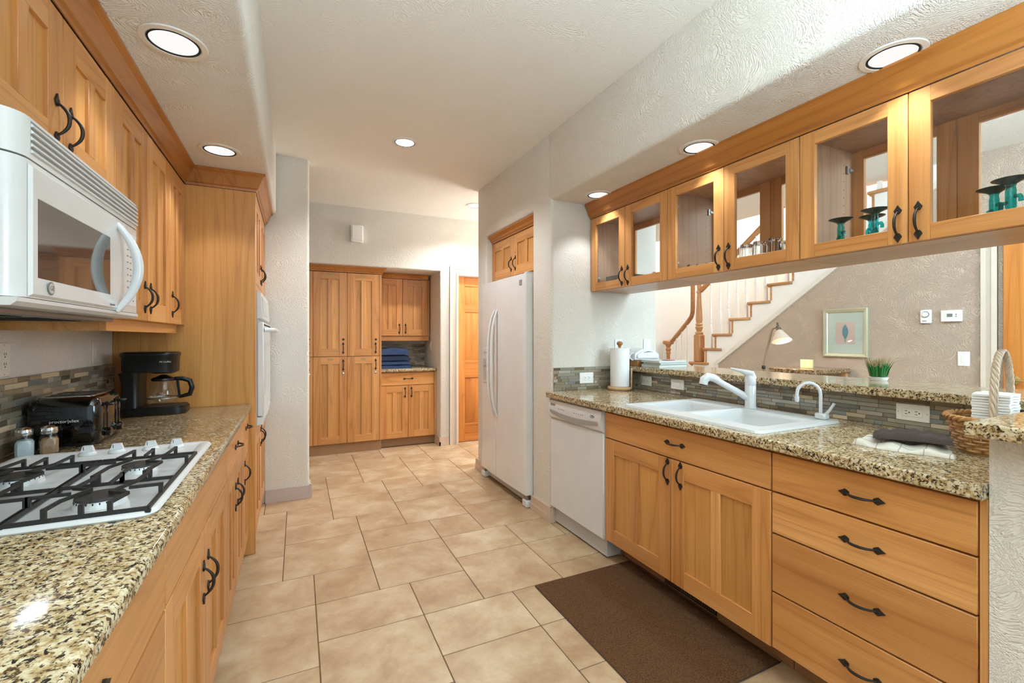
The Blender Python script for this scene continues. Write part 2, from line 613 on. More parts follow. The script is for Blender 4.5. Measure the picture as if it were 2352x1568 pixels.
# right: fridge alcove wall and end wall of the counter
cells('wall_right', [XR, 2.42, 2.56], [YE, 3.0, 3.93, 4.135], [-0.01, 2.22, ZC + 0.05],
      lambda i, j, k: not (i == 0 and j == 1 and k == 0), PLASTER, 0.024)
cells('ceiling_right', [XR, 2.56], [-3.2, YE + 0.05], [ZS, ZC + 0.05], lambda i, j, k: True, PLASTER, 0.024)
# back wall with cabinet alcove and door opening
cells('wall_back', [-0.4, -0.28, 1.54, 1.755, 2.56, 7.2], [YB, 5.32, 5.93, 6.05], [-0.01, 2.02, 2.063, ZC + 0.05],
      lambda i, j, k: (j == 2 and i <= 2) or (j == 1 and i in (0, 2)) or (j == 1 and i <= 2 and k == 2) or
      (j == 0 and (i in (0, 2, 4) or (i == 1 and k == 2) or (i == 3 and k >= 1))), PLASTER, 0.018)
tag(MB().box(-2.2, -2.06, -3.2, 6.4, -0.01, ZC).build('wall_hall_left', PLASTER), kind='structure')
tag(MB().box(-2.2, -0.4, 5.35, 5.5, -0.01, ZC).build('wall_hall_back', PLASTER), kind='structure')
# half wall under the bar, with its return next to the counter end
cells('wall_bar', [XR, 2.262, 2.42], [0.26, 0.52, YE - 0.001], [-0.01, 1.033], lambda i, j, k: j == 0 or i == 1, PLASTER, 0.0)
# living room: taupe wall below the stair line, white stair wall above it, far stairwell wall
sl = (1.943 - 0.945) / (3.985 - 2.624)
ytop = 2.624 - (ZC - 1.943) / sl
ybot = 3.985 + 0.945 / sl
tag(MB().prism([(-3.2, -0.01), (-3.2, ZC), (ytop, ZC), (3.985, 0.945), (3.985, -0.01)], 'x', XT, XT + 0.1).build('wall_living', TAUPE), kind='structure')
tag(MB().box(5.78, 5.9, -1.0, 6.2, -0.01, 5.0).build('wall_stairwell', STAIRWHITE), kind='structure')
tag(MB().box(XT + 0.1, 5.9, -1.0, -0.9, 2.0, 5.0).build('wall_stairwell_end', STAIRWHITE), kind='structure')
tag(MB().box(XT, XT + 0.1, -1.0, 5.2, ZC + 0.12, 5.0).build('wall_stairwell_upper', STAIRWHITE), kind='structure')
tag(MB().box(2.56, 5.9, YB + 0.125, YB + 0.2, ZC, 5.0).build('wall_stairwell_back', STAIRWHITE), kind='structure')
# trim along the stair line, turning down at the foot
tr = MB()
w_ = 0.04
dn = Vector((-1, sl)).normalized()
up = Vector((dn.y, -dn.x)) * w_
if up.y < 0:
    up = -up
P0, P1 = Vector((3.985, 0.945)), Vector((ytop, ZC))
tr.prism([tuple(P0), tuple(P1), tuple(P1 + up), tuple(P0 + up)], 'x', XT - 0.022, XT + 0.02)
tr.box(XT - 0.022, XT + 0.02, 3.985, 4.035, 0.0, 0.955)
tag(tr.build('trim_1', plain('stair_trim_paint', '#DFD7CA', 0.5)), kind='structure')


def baseboard(name, segs, h=0.10, mat=BASEC):
    b = MB()
    for (x0, y0, x1, y1) in segs:
        dx, dy = x1 - x0, y1 - y0
        L = math.hypot(dx, dy)
        nx_, ny_ = dy / L, -dx / L
        for t, z0, z1 in ((0.014, 0, h), (0.020, 0, 0.045)):
            b.prism([(x0, y0), (x1, y1), (x1 + nx_ * t, y1 + ny_ * t), (x0 + nx_ * t, y0 + ny_ * t)], 'z', z0 + 0.0005, z1)
    return tag(b.build(name, mat), kind='structure')


baseboard('baseboard_left', [(-0.213, YW, 0.114, YW), (0.095, YW - 0.019, 0.095, YW + 0.159)], mat=plain('mauve_baseboard_paint', '#C3B3AB', 0.45))
baseboard('baseboard_right', [(XR, 2.998, XR, YE - 0.019), (XR - 0.019, YE, 1.73, YE)])
baseboard('baseboard_fridge', [(XR, 4.154, XR, 3.932)])
baseboard('baseboard_back', [(1.521, YB, 1.642, YB), (1.54, 5.395, 1.54, YB - 0.02)])
baseboard('baseboard_living', [(XT, 3.9, XT, 1.60)])


def panel_door(name, label, w, h, loc, rz, knob_x=None):
    """six panel stained wood door: two stiles, rails, raised panels"""
    t = thing(name, label, None, loc, rz)
    t['kind'] = 'structure'
    th, st = 0.035, 0.11
    f = MB()
    zs = [0.0, 0.22, 0.78, 0.985, 1.585, 1.675, 1.90, h]
    for x0, x1 in ((0, st), (w - st, w), (w / 2 - 0.05, w / 2 + 0.05)):
        f.cbox(x0, x1, 0, th, 0, h, 0.003, 0)
    for z0, z1 in ((0, 0.22), (0.78, 0.985), (1.585, 1.675), (1.90, h)):
        for x0, x1 in ((st, w / 2 - 0.05), (w / 2 + 0.05, w - st)):
            f.cbox(x0 - 0.002, x1 + 0.002, 0.0004, th - 0.0004, z0, z1, 0.003, 1)
    f.build('door_frame', [D_Z, D_X], t)
    for z0, z1 in ((0.22, 0.78), (0.985, 1.585), (1.675, 1.90)):
        for x0, x1 in ((st, w / 2 - 0.05), (w / 2 + 0.05, w - st)):
            p = MB()
            p.box(x0 - 0.001, x1 + 0.001, 0.013, th - 0.013, z0 - 0.001, z1 + 0.001)
            a, b = 0.022, 0.007
            vs = [(x0 + 0.008, 0.0131, z0 + 0.008), (x1 - 0.008, 0.0131, z0 + 0.008), (x1 - 0.008, 0.0131, z1 - 0.008), (x0 + 0.008, 0.0131, z1 - 0.008),
                  (x0 + a, b, z0 + a), (x1 - a, b, z0 + a), (x1 - a, b, z1 - a), (x0 + a, b, z1 - a)]
            p.add(vs, [(4, 5, 6, 7), (0, 1, 5, 4), (1, 2, 6, 5), (2, 3, 7, 6), (3, 0, 4, 7)])
            p.build('panel', D_Z, t)
    if knob_x:
        k = MB()
        k.lathe([(0.033, 0), (0.033, -0.006), (0.012, -0.012), (0.011, -0.045)], 18, (knob_x, 0, 0.965), axis='y')
        k.tube([(knob_x, -0.045, 0.965), (knob_x + 0.03, -0.05, 0.966), (knob_x + 0.10, -0.048, 0.962)], [0.011, 0.010, 0.007], 8)
        k.build('lever_handle', BRASS, t)
    return t


def casing(name, x0, x1, h, w=0.105, d=0.03):
    """U shaped door casing in local x/z, proud of y=0 towards -y"""
    c = MB()
    for (off, ww, dd) in ((0, w, 0.012), (0.0, 0.028, d), (w - 0.03, 0.03, 0.021)):
        lo, hi = off, off + ww
        c.box(x0 - hi, x0 - lo, -dd, 0, 0, h + lo)
        c.box(x1 + lo, x1 + hi, -dd, 0, 0, h + lo)
        c.box(x0 - hi, x1 + hi, -dd, 0, h + lo, h + hi)
    return c


panel_door('door_1', 'stained wood panel door in cream casing beyond the fridge', 0.79, 2.015, (1.757, YB + 0.055, 0.004), 0)
tag(casing('trim', 1.757, 2.55, 2.022).build('trim_2', TRIMC, None, (0, YB - 0.0005, 0)), kind='structure')
dd_ = panel_door('door_2', 'stained wood panel door with brass lever beside the taupe wall', 0.82, 2.03, (XT - 0.028, 1.46, 0.004), -PI / 2, knob_x=0.06)
tag(casing('trim', -0.0, 0.86, 2.03, 0.09).build('trim_3', TRIMC, None, (XT - 0.0005, 1.495, 0), -PI / 2), kind='structure')


# ------------------------------------------------------------------ cabinet kit
def handle_mesh():
    b = MB()
    n = 13
    pts, rs = [], []
    for i in range(n):
        t = -1 + 2 * i / (n - 1)
        pts.append((0, -0.003 - 0.024 * (1 - abs(t) ** 2.4), 0.042 * t))
        rs.append(0.0028 + 0.0020 * (1 - t * t))
    b.tube(pts, rs, 8)
    for s in (1, -1):
        po = [(-0.0045, 0.034), (-0.0095, 0.041), (-0.0118, 0.047), (-0.006, 0.055), (0, 0.066), (0.006, 0.055), (0.0118, 0.047), (0.0095, 0.041), (0.0045, 0.034)]
        b.prism([(x, z * s) for x, z in po], 'y', -0.0045, 0.0)
        b.lathe([(0.003, 0), (0.002, -0.0015)], 8, (0, -0.0045, 0.049 * s), axis='y')
    return b.mesh('handle', IRON)


HANDLE = handle_mesh()
DOOR_CACHE = {}


def add_handle(parent, x, z, horizontal=False):
    return put('handle', HANDLE, parent, (x, 0, z), rot=(0, PI / 2, 0) if horizontal else (0, 0, 0))


def shaker_door(parent, x0, x1, z0, z1, hx=None, hz=None, st=0.078, rail=0.080, mid=0.047, y=0.0, name='door', single=False):
    g = 0.0019
    w, h = x1 - x0 - 2 * g, z1 - z0 - 2 * g
    key = (round(w, 4), round(h, 4), st, rail, single)
    th = 0.020
    if key not in DOOR_CACHE:
        f = MB()
        for a, b in ((0, st), (w - st, w)):
            f.cbox(a, b, 0, th, 0, h, 0.0015, 0)
        for a, b in ((0, rail), (h - rail, h)):
            f.cbox(st - 0.001, w - st + 0.001, 0.0003, th - 0.0003, a, b, 0.0015, 1)
        if not single:
            f.cbox(w / 2 - mid / 2, w / 2 + mid / 2, 0.0003, th - 0.0003, rail - 0.001, h - rail + 0.001, 0.0015, 0)
        ps = []
        spans = [(st, w - st)] if single else [(st, w / 2 - mid / 2), (w / 2 + mid / 2, w - st)]
        for a, b in spans:
            p = MB()
            p.box(a - 0.0005, b + 0.0005, 0.0095, 0.016, rail - 0.0005, h - rail + 0.0005)
            ps.append(p.mesh('panel', WP))
        DOOR_CACHE[key] = (f.mesh('door', [W_Z, W_X]), ps)
    fm, ps = DOOR_CACHE[key]
    d = put(name, fm, parent, (x0 + g, y, z0 + g))
    for p in ps:
        put('panel', p, d)
    if hx is not None:
        add_handle(d, hx - x0 - g, hz - z0 - g)
    return d


def slab(parent, x0, x1, z0, z1, handle=True, name='drawer', hx=None):
    g = 0.0019
    w, h = x1 - x0 - 2 * g, z1 - z0 - 2 * g
    b = MB()
    b.cbox(0, w, 0, 0.02, 0, h, 0.002)
    d = put(name, b.mesh('drawer_front', W_X), parent, (x0 + g, 0, z0 + g))
    if handle:
        add_handle(d, (hx if hx is not None else (x0 + x1) / 2) - x0 - g, h / 2, True)
    return d


def cabinet(name, label, loc, rz, w, depth, z0, z1, group=None, toe=0.0, body=True):
    t = thing(name, label, 'cabinet', loc, rz, group)
    b = MB()
    b.box(0.0007, w - 0.0007, 0.0215, depth, z0, z1)
    if body:
        b.build('carcass', WP, t, smooth=0)
    if toe:
        k = MB()
        k.box(0.001, w - 0.001, toe, depth, 0.0005, z0 - 0.0005)
        k.build('toe_kick', plain('brown_toe_kick', '#A37B57', 0.6), t, smooth=0)
    return t


RL, RR = PI / 2, -PI / 2      # rotations for cabinets on the left and right walls

# ---- left uppers: local x runs along +y, origin y0
XU = -0.5605
ud = XU - XL - 0.001


def upper_left(label, y0, y1, z0, doors, name='wall_cabinet'):
    t = cabinet(name, label, (XU, y0, 0), RL, y1 - y0, ud, z0, 2.135)
    for (a, b, hs) in doors:
        hx = None if hs is None else ((b - 0.04) if hs > 0 else (a + 0.04)) - y0
        shaker_door(t, a - y0, b - y0, z0 + 0.001, 2.134, hx, z0 + 0.10)
    return t


upper_left('wooden two door wall cabinet above the microwave', 1.22, 1.988, 1.745, [(1.22, 1.605, 1), (1.605, 1.988, -1)])
upper_left('wooden two door wall cabinet between microwave and coffee maker corner', 1.99, 2.742, 1.345, [(1.99, 2.366, 1), (2.366, 2.742, -1)])
upper_left('narrow wooden wall cabinet against the oven cabinet side', 2.744, YP - 0.001, 1.345, [(2.744, YP - 0.002, -1)])
upper_left('wooden wall cabinet left of the microwave cabinet at picture edge', 0.45, 1.218, 1.345, [(0.45, 0.834, 1), (0.834, 1.218, -1)])
# light rail under the left uppers
lr = MB()
lr.box(XU - 0.045, XU - 0.025, 1.992, YP - 0.075, 1.302, 1.3445)
lr.box(XL + 0.001, XU - 0.046, 1.992, 2.012, 1.302, 1.3445)
tag(lr.build('trim_4', W_Y), kind='structure')


def crown(name, pts, z0, z1, out=0.055):
    """crown moulding following plan points (walls side on the left), stepped ogee profile"""
    prof = [(0.0, z0), (0.004, z0), (0.006, z0 + 0.012), (0.016, z0 + 0.018), (0.022, z0 + 0.034), (0.040, z0 + (z1 - z0) * 0.78), (out, z1 - 0.010), (out, z1), (0.0, z1)]
    P = [Vector((x, y)) for x, y in pts]
    n = len(P)
    b = MB()
    vs, fs = [], []
    for i, p in enumerate(P):
        d0 = (P[i] - P[i - 1]).normalized() if i else None
        d1 = (P[i + 1] - P[i]).normalized() if i < n - 1 else None
        n0 = Vector((d0.y, -d0.x)) if d0 else None
        n1 = Vector((d1.y, -d1.x)) if d1 else None
        if n0 is None:
            off = n1
        elif n1 is None:
            off = n0
        else:
            s = (n0 + n1)
            off = s / (1 + n0.dot(n1))
        for o, z in prof:
            vs.append((p.x + off.x * o, p.y + off.y * o, z))
    k = len(prof)
    for i in range(n - 1):
        for j in range(k):
            jj = (j + 1) % k
            fs.append((i * k + j, i * k + jj, (i + 1) * k + jj, (i + 1) * k + j))
    fs.append(tuple(range(k)))
    fs.append(tuple((n - 1) * k + j for j in range(k - 1, -1, -1)))
    b.add(vs, fs)
    return tag(b.build(name, wood('crown_wood', '#C9863F', '#B87430', '#9E5E22', 'Y'), None, smooth=0.35), kind='structure')


XO = -0.2165        # oven cabinet face
crown('trim_5', [(XU, 0.45), (XU, YP), (XO, YP), (XO, YW - 0.002)], 2.137, ZS - 0.0005)

# ---- tall oven cabinet
ow = YW - 0.002 - YP
oc = cabinet('oven_cabinet', 'tall wooden oven cabinet with plain side panel beside coffee maker', (XO, YP, 0), RL, ow, XO - XL - 0.001, 0.11, 2.136, body=False)
b = MB()
b.cbox(0, 0.022, 0.0, XO - XL - 0.001, 0.0005, 2.136, 0.0015)
b.build('side_panel', WP, oc)
b = MB()
b.box(0.0225, ow, 0.021, XO - XL - 0.001, 0.0005, 2.136)
b.build('carcass', W_Z, oc, smooth=0)
b = MB()
b.cbox(0.0225, ow, 0.0, 0.0205, 0.705, 0.742, 0.001)
b.cbox(0.0225, ow, 0.0, 0.0205, 1.565, 1.60, 0.001)
b.cbox(0.0225, 0.065, 0.0, 0.0205, 0.743, 1.564, 0.001)
b.cbox(ow - 0.035, ow, 0.0, 0.0205, 0.743, 1.564, 0.001)
b.build('face_frame', W_Z, oc)
mid_ = (0.023 + ow) / 2
shaker_door(oc, 0.023, mid_, 1.601, 2.134, mid_ - 0.04, 1.70)
shaker_door(oc, mid_, ow, 1.601, 2.134, mid_ + 0.04, 1.70)
shaker_door(oc, 0.023, mid_, 0.112, 0.704, mid_ - 0.04, 0.61)
shaker_door(oc, mid_, ow, 0.112, 0.704, mid_ + 0.04, 0.61)

ov = thing('wall_oven', 'white built-in wall oven with bar handle in tall cabinet', 'oven', (XO, YP, 0), RL)
o0, o1 = 0.066, ow - 0.036
b = MB()
b.box(o0 + 0.001, o1 - 0.001, -0.004, 0.0200, 0.744, 1.563)
b.build('body', GREYW, ov, smooth=0)
b = MB()
b.prism([(-0.004, 1.395), (-0.030, 1.395), (-0.034, 1.405), (-0.022, 1.556), (-0.004, 1.556)], 'x', o0 + 0.002, o1 - 0.002)
b.build('control_panel', WHITE, ov)
b = MB()
b.prism([(-0.031, 1.415), (-0.0345, 1.42), (-0.0265, 1.53), (-0.0225, 1.53)], 'x', o0 + 0.06, o1 - 0.06)
b.build('display', GREYW, ov)
b = MB()
b.cbox(o0 + 0.004, o1 - 0.004, -0.038, -0.0045, 0.80, 1.372, 0.004)
b.build('door', WHITE, ov)
b = MB()
b.box(o0 + 0.11, o1 - 0.11, -0.0395, -0.0375, 0.92, 1.24)
b.build('door_window', plain('oven_window', '#C9CBCB', 0.2), ov, smooth=0)
b = MB()
b.box(o0 + 0.05, o1 - 0.05, -0.0393, -0.0375, 1.352, 1.362)
b.build('vent_slot', SHADOWB, ov, smooth=0)
b = MB()
hp = [(o0 + 0.035, -0.038, 1.325), (o0 + 0.045, -0.075, 1.325), (o0 + 0.10, -0.092, 1.325), (o1 - 0.10, -0.092, 1.325), (o1 - 0.045, -0.075, 1.325), (o1 - 0.035, -0.038, 1.325)]
b.tube(hp, 0.014, 10)
b.build('handle', WHITE, ov)
b = MB()
b.prism([(-0.004, 0.746), (-0.036, 0.752), (-0.040, 0.792), (-0.004, 0.796)], 'x', o0 + 0.002, o1 - 0.002)
b.build('lower_trim', WHITE, ov)

# ---- left base cabinets
XB = -0.25
bd = XB - XL - 0.001


def base_left(label, y0, y1, drawers=(), doors=(), name='base_cabinet'):
    t = cabinet(name, label, (XB, y0, 0), RL, y1 - y0, bd, 0.11, 0.853, toe=0.085)
    for (a, b_, z0, z1, hd) in drawers:
        slab(t, a - y0, b_ - y0, z0, z1, hd)
    for (a, b_, hs) in doors:
        hx = ((b_ - 0.04) if hs > 0 else (a + 0.04)) - y0
        shaker_door(t, a - y0, b_ - y0, 0.118, 0.704, hx, 0.55)
    return t


base_left('wooden drawer cabinet nearest the camera on the left', 0.40, 1.182,
          [(0.40, 1.182, 0.706, 0.851, True), (0.40, 1.182, 0.41, 0.704, True), (0.40, 1.182, 0.118, 0.408, True)])
base_left('wooden base cabinet under the gas cooktop', 1.184, 2.125, [(1.184, 2.125, 0.706, 0.851, False)], [(1.184, 1.654, 1), (1.654, 2.125, -1)])
base_left('wooden base cabinet under the toaster', 2.127, 2.778, [(2.127, 2.778, 0.706, 0.851, True)], [(2.127, 2.4525, 1), (2.4525, 2.778, -1)])
base_left('narrow wooden base cabinet against the oven cabinet', 2.78, YP - 0.001, [(2.78, YP - 0.001, 0.706, 0.851, True)], [(2.78, YP - 0.001, -1)])


def countertop(name, label, x0, x1, y0, y1, zt, th=0.033, front='x', rough=0.0):
    b = MB()
    b.cbox(x0, x1, y0, y1, zt - th, zt, 0.006)
    return tag(b.build(name, GRANITE, smooth=0.9), label, 'countertop')


countertop('countertop', 'speckled granite countertop holding the gas cooktop and toaster', XL + 0.011, -0.236, 0.35, YP - 0.001, LCZ)

# ---- mosaic backsplashes
MOS = []
for nm, hx, rg in (('mosaic_olive_glass', '#8A7F68', 0.12), ('mosaic_brown_glass', '#7A6A55', 0.12), ('mosaic_grey_glass', '#8E897D', 0.12), ('mosaic_sage_glass', '#98937F', 0.15),
                   ('mosaic_dark_glass', '#675D4E', 0.12), ('mosaic_taupe_glass', '#A08F7B', 0.15), ('mosaic_cream_stone', '#C9B494', 0.6), ('mosaic_tan_stone', '#AE9878', 0.6),
                   ('mosaic_pale_glass', '#ADA699', 0.15), ('mosaic_slate_glass', '#7E807C', 0.12)):
    MOS.append(plain(nm, hx, rg, coat=0.4 if rg < 0.2 else 0.0))
MW = [5, 4, 4, 4, 3, 4, 1.4, 2, 2, 1.6]


def mosaic(label, origin, rz, length, z0, z1, seed, keep=lambda a, b: True, stuff_only=False):
    """strip mosaic; local x along the wall, the wall behind at y=0, tiles proud towards -y"""
    t = thing('backsplash', label, 'backsplash', origin, rz)
    bed = MB()
    bed.box(0, length, -0.005, -0.0005, z0, z1)
    bed.build('mortar_bed', MORTAR, t, smooth=0)
    rng = random.Random(seed)
    rows = max(1, round((z1 - z0) / 0.0195))
    ph = (z1 - z0) / rows
    rest = MB()
    cache = {}
    for r in range(rows):
        x = -rng.random() * 0.06
        while x < length:
            w = rng.choice((0.028, 0.045, 0.062, 0.08, 0.10, 0.12, 0.145))
            a, b_ = max(0.0005, x), min(length - 0.0005, x + w)
            x += w
            if b_ - a < 0.008:
                continue
            mi = rng.choices(range(len(MOS)), MW)[0]
            za, zb = z0 + r * ph + 0.0009, z0 + (r + 1) * ph - 0.0009
            if stuff_only or not keep(a, b_):
                rest.box(a + 0.0009, b_ - 0.0009, -0.0085, -0.005, za, zb, mi)
                continue
            key = (round(b_ - a, 4), round(zb - za, 5), mi)
            if key not in cache:
                q_ = MB()
                q_.cbox(0, b_ - a - 0.0018, -0.0088, -0.0048, 0, zb - za, 0.0008)
                cache[key] = q_.mesh('mosaic_tile', MOS[mi])
            put('mosaic_tile', cache[key], t, (a + 0.0009, rng.uniform(-0.0004, 0.0003), za))
    if rest.v:
        tag(rest.build('small_mosaic_tiles', MOS, t, smooth=0), kind='stuff')
    return t


mosaic('strip mosaic backsplash behind the toaster and coffee maker', (XL, 0.40, 0), RL, YP - 0.402, LCZ + 0.0005, 1.142, 11, keep=lambda a, b: b > 1.50)
mosaic('strip mosaic backsplash behind the sink under the bar', (2.262, YE - 0.009, 0), RR, 2.178, RCZ + 0.0005, 1.0325, 5)
mosaic('short strip mosaic backsplash on the end wall by paper towels', (XR + 0.015, YE, 0), 0, 0.575, RCZ + 0.0005, 1.067, 8)

# ---- right base run, local x runs along -y from y1
XF = 1.60
rd = 2.262 - XF - 0.001


def base_right(label, y1, y0, name='base_cabinet', body=True):
    return cabinet(name, label, (XF, y1, 0), RR, y1 - y0, rd, 0.118, 0.855 + 0.009, toe=0.135, body=body)


t = base_right('wooden sink base cabinet with wide false drawer front', 2.117, 1.109, body=False)
b = MB()
b.box(0.0007, 0.018, 0.0215, rd, 0.118, 0.864)
b.box(1.008 - 0.018, 1.0073, 0.0215, rd, 0.118, 0.864)
b.box(0.018, 0.99, 0.0215, rd, 0.118, 0.136)
b.box(0.018, 0.99, rd - 0.012, rd, 0.136, 0.60)
b.box(0.018, 0.99, 0.0215, 0.04, 0.69, 0.722)
b.box(0.018, 0.99, 0.0215, 0.04, 0.845, 0.864)
b.build('carcass', WP, t, smooth=0)
slab(t, 0, 1.008, 0.708, 0.853, True, hx=2.117 - 1.586)
shaker_door(t, 0.0, 0.505, 0.122, 0.706, 0.505 - 0.04 + 0.022, 0.64)
shaker_door(t, 0.505, 1.008, 0.122, 0.706, 0.505 + 0.04 + 0.022, 0.64)
vb = MB()
vb.box(0.33, 0.655, 0.1335, 0.1345, 0.006, 0.112)
vent = vb.build('vent_grille', SHADOWB, t, smooth=0)
for i in range(27):
    s = MB()
    s.box(0.335 + i * 0.0118, 0.341 + i * 0.0118, 0.1295, 0.1333, 0.014, 0.104)
    s.build('slat', plain('brown_vent_slat', '#6A513D', 0.5), vent, smooth=0)
t = base_right('wooden four drawer base cabinet beside the half wall', 1.107, 0.522)
for z0, z1 in ((0.708, 0.853), (0.554, 0.706), (0.336, 0.552), (0.126, 0.334)):
    slab(t, 0, 0.567, z0, z1, True, hx=1.107 - 0.8105)
b = MB()
b.cbox(0.5685, 0.585, 0.002, 0.021, 0.118, 0.864, 0.001)
b.build('filler_strip', W_Z, t)
ct = MB()


def ring_slab(b, x0, x1, y0, y1, hx0, hx1, hy0, hy1, z0, z1):
    xs, ys = [x0, hx0, hx1, x1], [y0, hy0, hy1, y1]
    vs = [(x, y, z) for z in (z0, z1) for y in ys for x in xs]
    I = lambda i, j, k: k * 16 + j * 4 + i
    fs = []
    for j in range(3):
        for i in range(3):
            if i == 1 and j == 1:
                continue
            fs.append((I(i, j, 0), I(i, j + 1, 0), I(i + 1, j + 1, 0), I(i + 1, j, 0)))
            fs.append((I(i, j, 1), I(i + 1, j, 1), I(i + 1, j + 1, 1), I(i, j + 1, 1)))
    for i in range(3):
        fs.append((I(i, 0, 0), I(i + 1, 0, 0), I(i + 1, 0, 1), I(i, 0, 1)))
        fs.append((I(i, 3, 0), I(i, 3, 1), I(i + 1, 3, 1), I(i + 1, 3, 0)))
        fs.append((I(0, i, 0), I(0, i, 1), I(0, i + 1, 1), I(0, i + 1, 0)))
        fs.append((I(3, i, 0), I(3, i + 1, 0), I(3, i + 1, 1), I(3, i, 1)))
    fs.append((I(1, 1, 0), I(2, 1, 0), I(2, 1, 1), I(1, 1, 1)))
    fs.append((I(1, 2, 0), I(1, 2, 1), I(2, 2, 1), I(2, 2, 0)))
    fs.append((I(1, 1, 0), I(1, 1, 1), I(1, 2, 1), I(1, 2, 0)))
    fs.append((I(2, 1, 0), I(2, 2, 0), I(2, 2, 1), I(2, 1, 1)))
    b.add(vs, fs)


ring_slab(ct, 1.555, 2.252, 0.522, YE - 0.001, 1.66, 2.08, 1.215, 1.945, RCZ - 0.038, RCZ)
me = ct.mesh('countertop', GRANITE, 0)
bm = bmesh.new()
bm.from_mesh(me)
bmesh.ops.dissolve_limit(bm, angle_limit=0.01, verts=bm.verts, edges=bm.edges)
ed = [e for e in bm.edges if all(v.co.x < 1.556 for v in e.verts) and abs(e.verts[0].co.z - e.verts[1].co.z) < 1e-4]
bmesh.ops.bevel(bm, geom=ed, offset=0.007, segments=3, affect='EDGES', profile=0.5)
bm.to_mesh(me)
bm.free()
tag(put('countertop', me), 'speckled granite countertop around the white double sink', 'countertop')
# bar top: along the half wall, with the return over the short end
bt = MB()
bt.prism([(2.195, YE - 0.002), (2.195, 0.535), (1.505, 0.535), (1.505, 0.24), (2.63, 0.24), (2.63, YE - 0.002)], 'z', 1.034, 1.07)
me = bt.mesh('bar_top', GRANITE, 0)
bm = bmesh.new()
bm.from_mesh(me)
bmesh.ops.bevel(bm, geom=[e for e in bm.edges if abs(e.verts[0].co.z - e.verts[1].co.z) < 1e-4], offset=0.006, segments=3, affect='EDGES', profile=0.5)
bm.to_mesh(me)
bm.free()
tag(put('bar_top', me), 'raised speckled granite bar ledge above the sink backsplash', 'countertop')

# ---- dishwasher
dw = thing('dishwasher', 'white built-in dishwasher under the counter beside the fridge wall', 'dishwasher', (1.592, 2.718, 0), RR)
W_ = 0.598
b = MB()
b.box(0.003, W_ - 0.003, 0.03, 0.60, 0.012, 0.860)
b.build('tub', GREYW, dw, smooth=0)
b = MB()
b.cbox(0.0, W_, 0.0, 0.03, 0.115, 0.728, 0.006)
b.build('door', WHITE_M, dw)
b = MB()
b.prism([(0.03, 0.731), (0.0, 0.731), (-0.012, 0.742), (-0.022, 0.80), (-0.014, 0.852), (0.0, 0.859), (0.03, 0.859)], 'x', 0.0, W_)
cp = b.build('control_panel', WHITE_M, dw)
b = MB()
n = 16
lo_ = [(0.03 + (W_ - 0.06) * i / n, 0.0145 + 0.748 - 0.028 * math.sin(PI * i / n)) for i in range(n + 1)]
hi_ = [(0.03 + (W_ - 0.06) * i / n, 0.0145 + 0.768 - 0.016 * math.sin(PI * i / n)) for i in range(n + 1)]
vs = [(x, -0.0178 - (z - 0.742) * 0.10, z + 0.006) for x, z in lo_] + [(x, -0.0195 - (z - 0.742) * 0.10, z + 0.008) for x, z in hi_]
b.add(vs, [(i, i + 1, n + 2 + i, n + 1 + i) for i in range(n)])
b.build('handle_recess', plain('shaded_grey_plastic', '#A8A5A2', 0.5), cp)  # flat sheet over the panel, recess shade put into its grey
b = MB()
b.box(0.035, 0.095, -0.0205, -0.0175, 0.818, 0.832)
b.build('vent_slot', plain('vent_grey', '#8B8A88', 0.5), cp, smooth=0)
for i in range(9):
    b = MB()
    b.box(0, 0.006, -0.0225, -0.02, 0, 0.006)
    put('button', b.mesh('button', INK, 0), cp, ((0.14 + i * 0.022) if i < 4 else (0.24 + i * 0.022), 0.0005, 0.802))
b = MB()
b.lathe([(0.022, 0), (0.022, -0.002), (0.020, -0.0025)], 24, (0, 0, 0), axis='y')
lg = put('badge', b.mesh('badge', INK), cp, (0.515, -0.0188, 0.812))
lg.scale = (1.0, 1.0, 0.42)
text('badge_lettering', 'Whirlpool', 0.009, cp, (0.515, -0.0222, 0.812), (PI / 2, 0, 0), INKW)
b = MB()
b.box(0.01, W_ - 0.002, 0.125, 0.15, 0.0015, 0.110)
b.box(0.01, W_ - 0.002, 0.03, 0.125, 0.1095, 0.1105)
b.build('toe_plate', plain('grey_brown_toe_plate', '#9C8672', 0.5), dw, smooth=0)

# ---- sink with faucet and small tap
sk = thing('double_sink', 'white double bowl drop-in sink in granite counter', 'sink', (0, 0, 0))


def basin(x0, x1, y0, y1, zt, depth, flare=0.025):
    b = MB()
    r = 0.03
    rings = []
    for (ins, z) in ((0.0, zt), (0.006, zt - 0.006), (0.012, zt - 0.03), (flare, zt - depth + 0.03), (flare + 0.02, zt - depth)):
        pts = []
        xa, xb, ya, yb = x0 + ins, x1 - ins, y0 + ins, y1 - ins
        for cx, cy, a0 in ((xb - r, yb - r, 0), (xa + r, yb - r, 90), (xa + r, ya + r, 180), (xb - r, ya + r, 270)):
            for s in range(5):
                a = math.radians(a0 + s * 22.5)
                pts.append((cx + r * math.cos(a), cy + r * math.sin(a), z))
        rings.append(pts)
    vs = [p for rg in rings for p in rg]
    n = len(rings[0])
    fs = [(i * n + j, i * n + (j + 1) % n, (i + 1) * n + (j + 1) % n, (i + 1) * n + j) for i in range(len(rings) - 1) for j in range(n)]
    fs.append(tuple((len(rings) - 1) * n + j for j in range(n)))
    b.add(vs, fs)
    return b, rings[0]


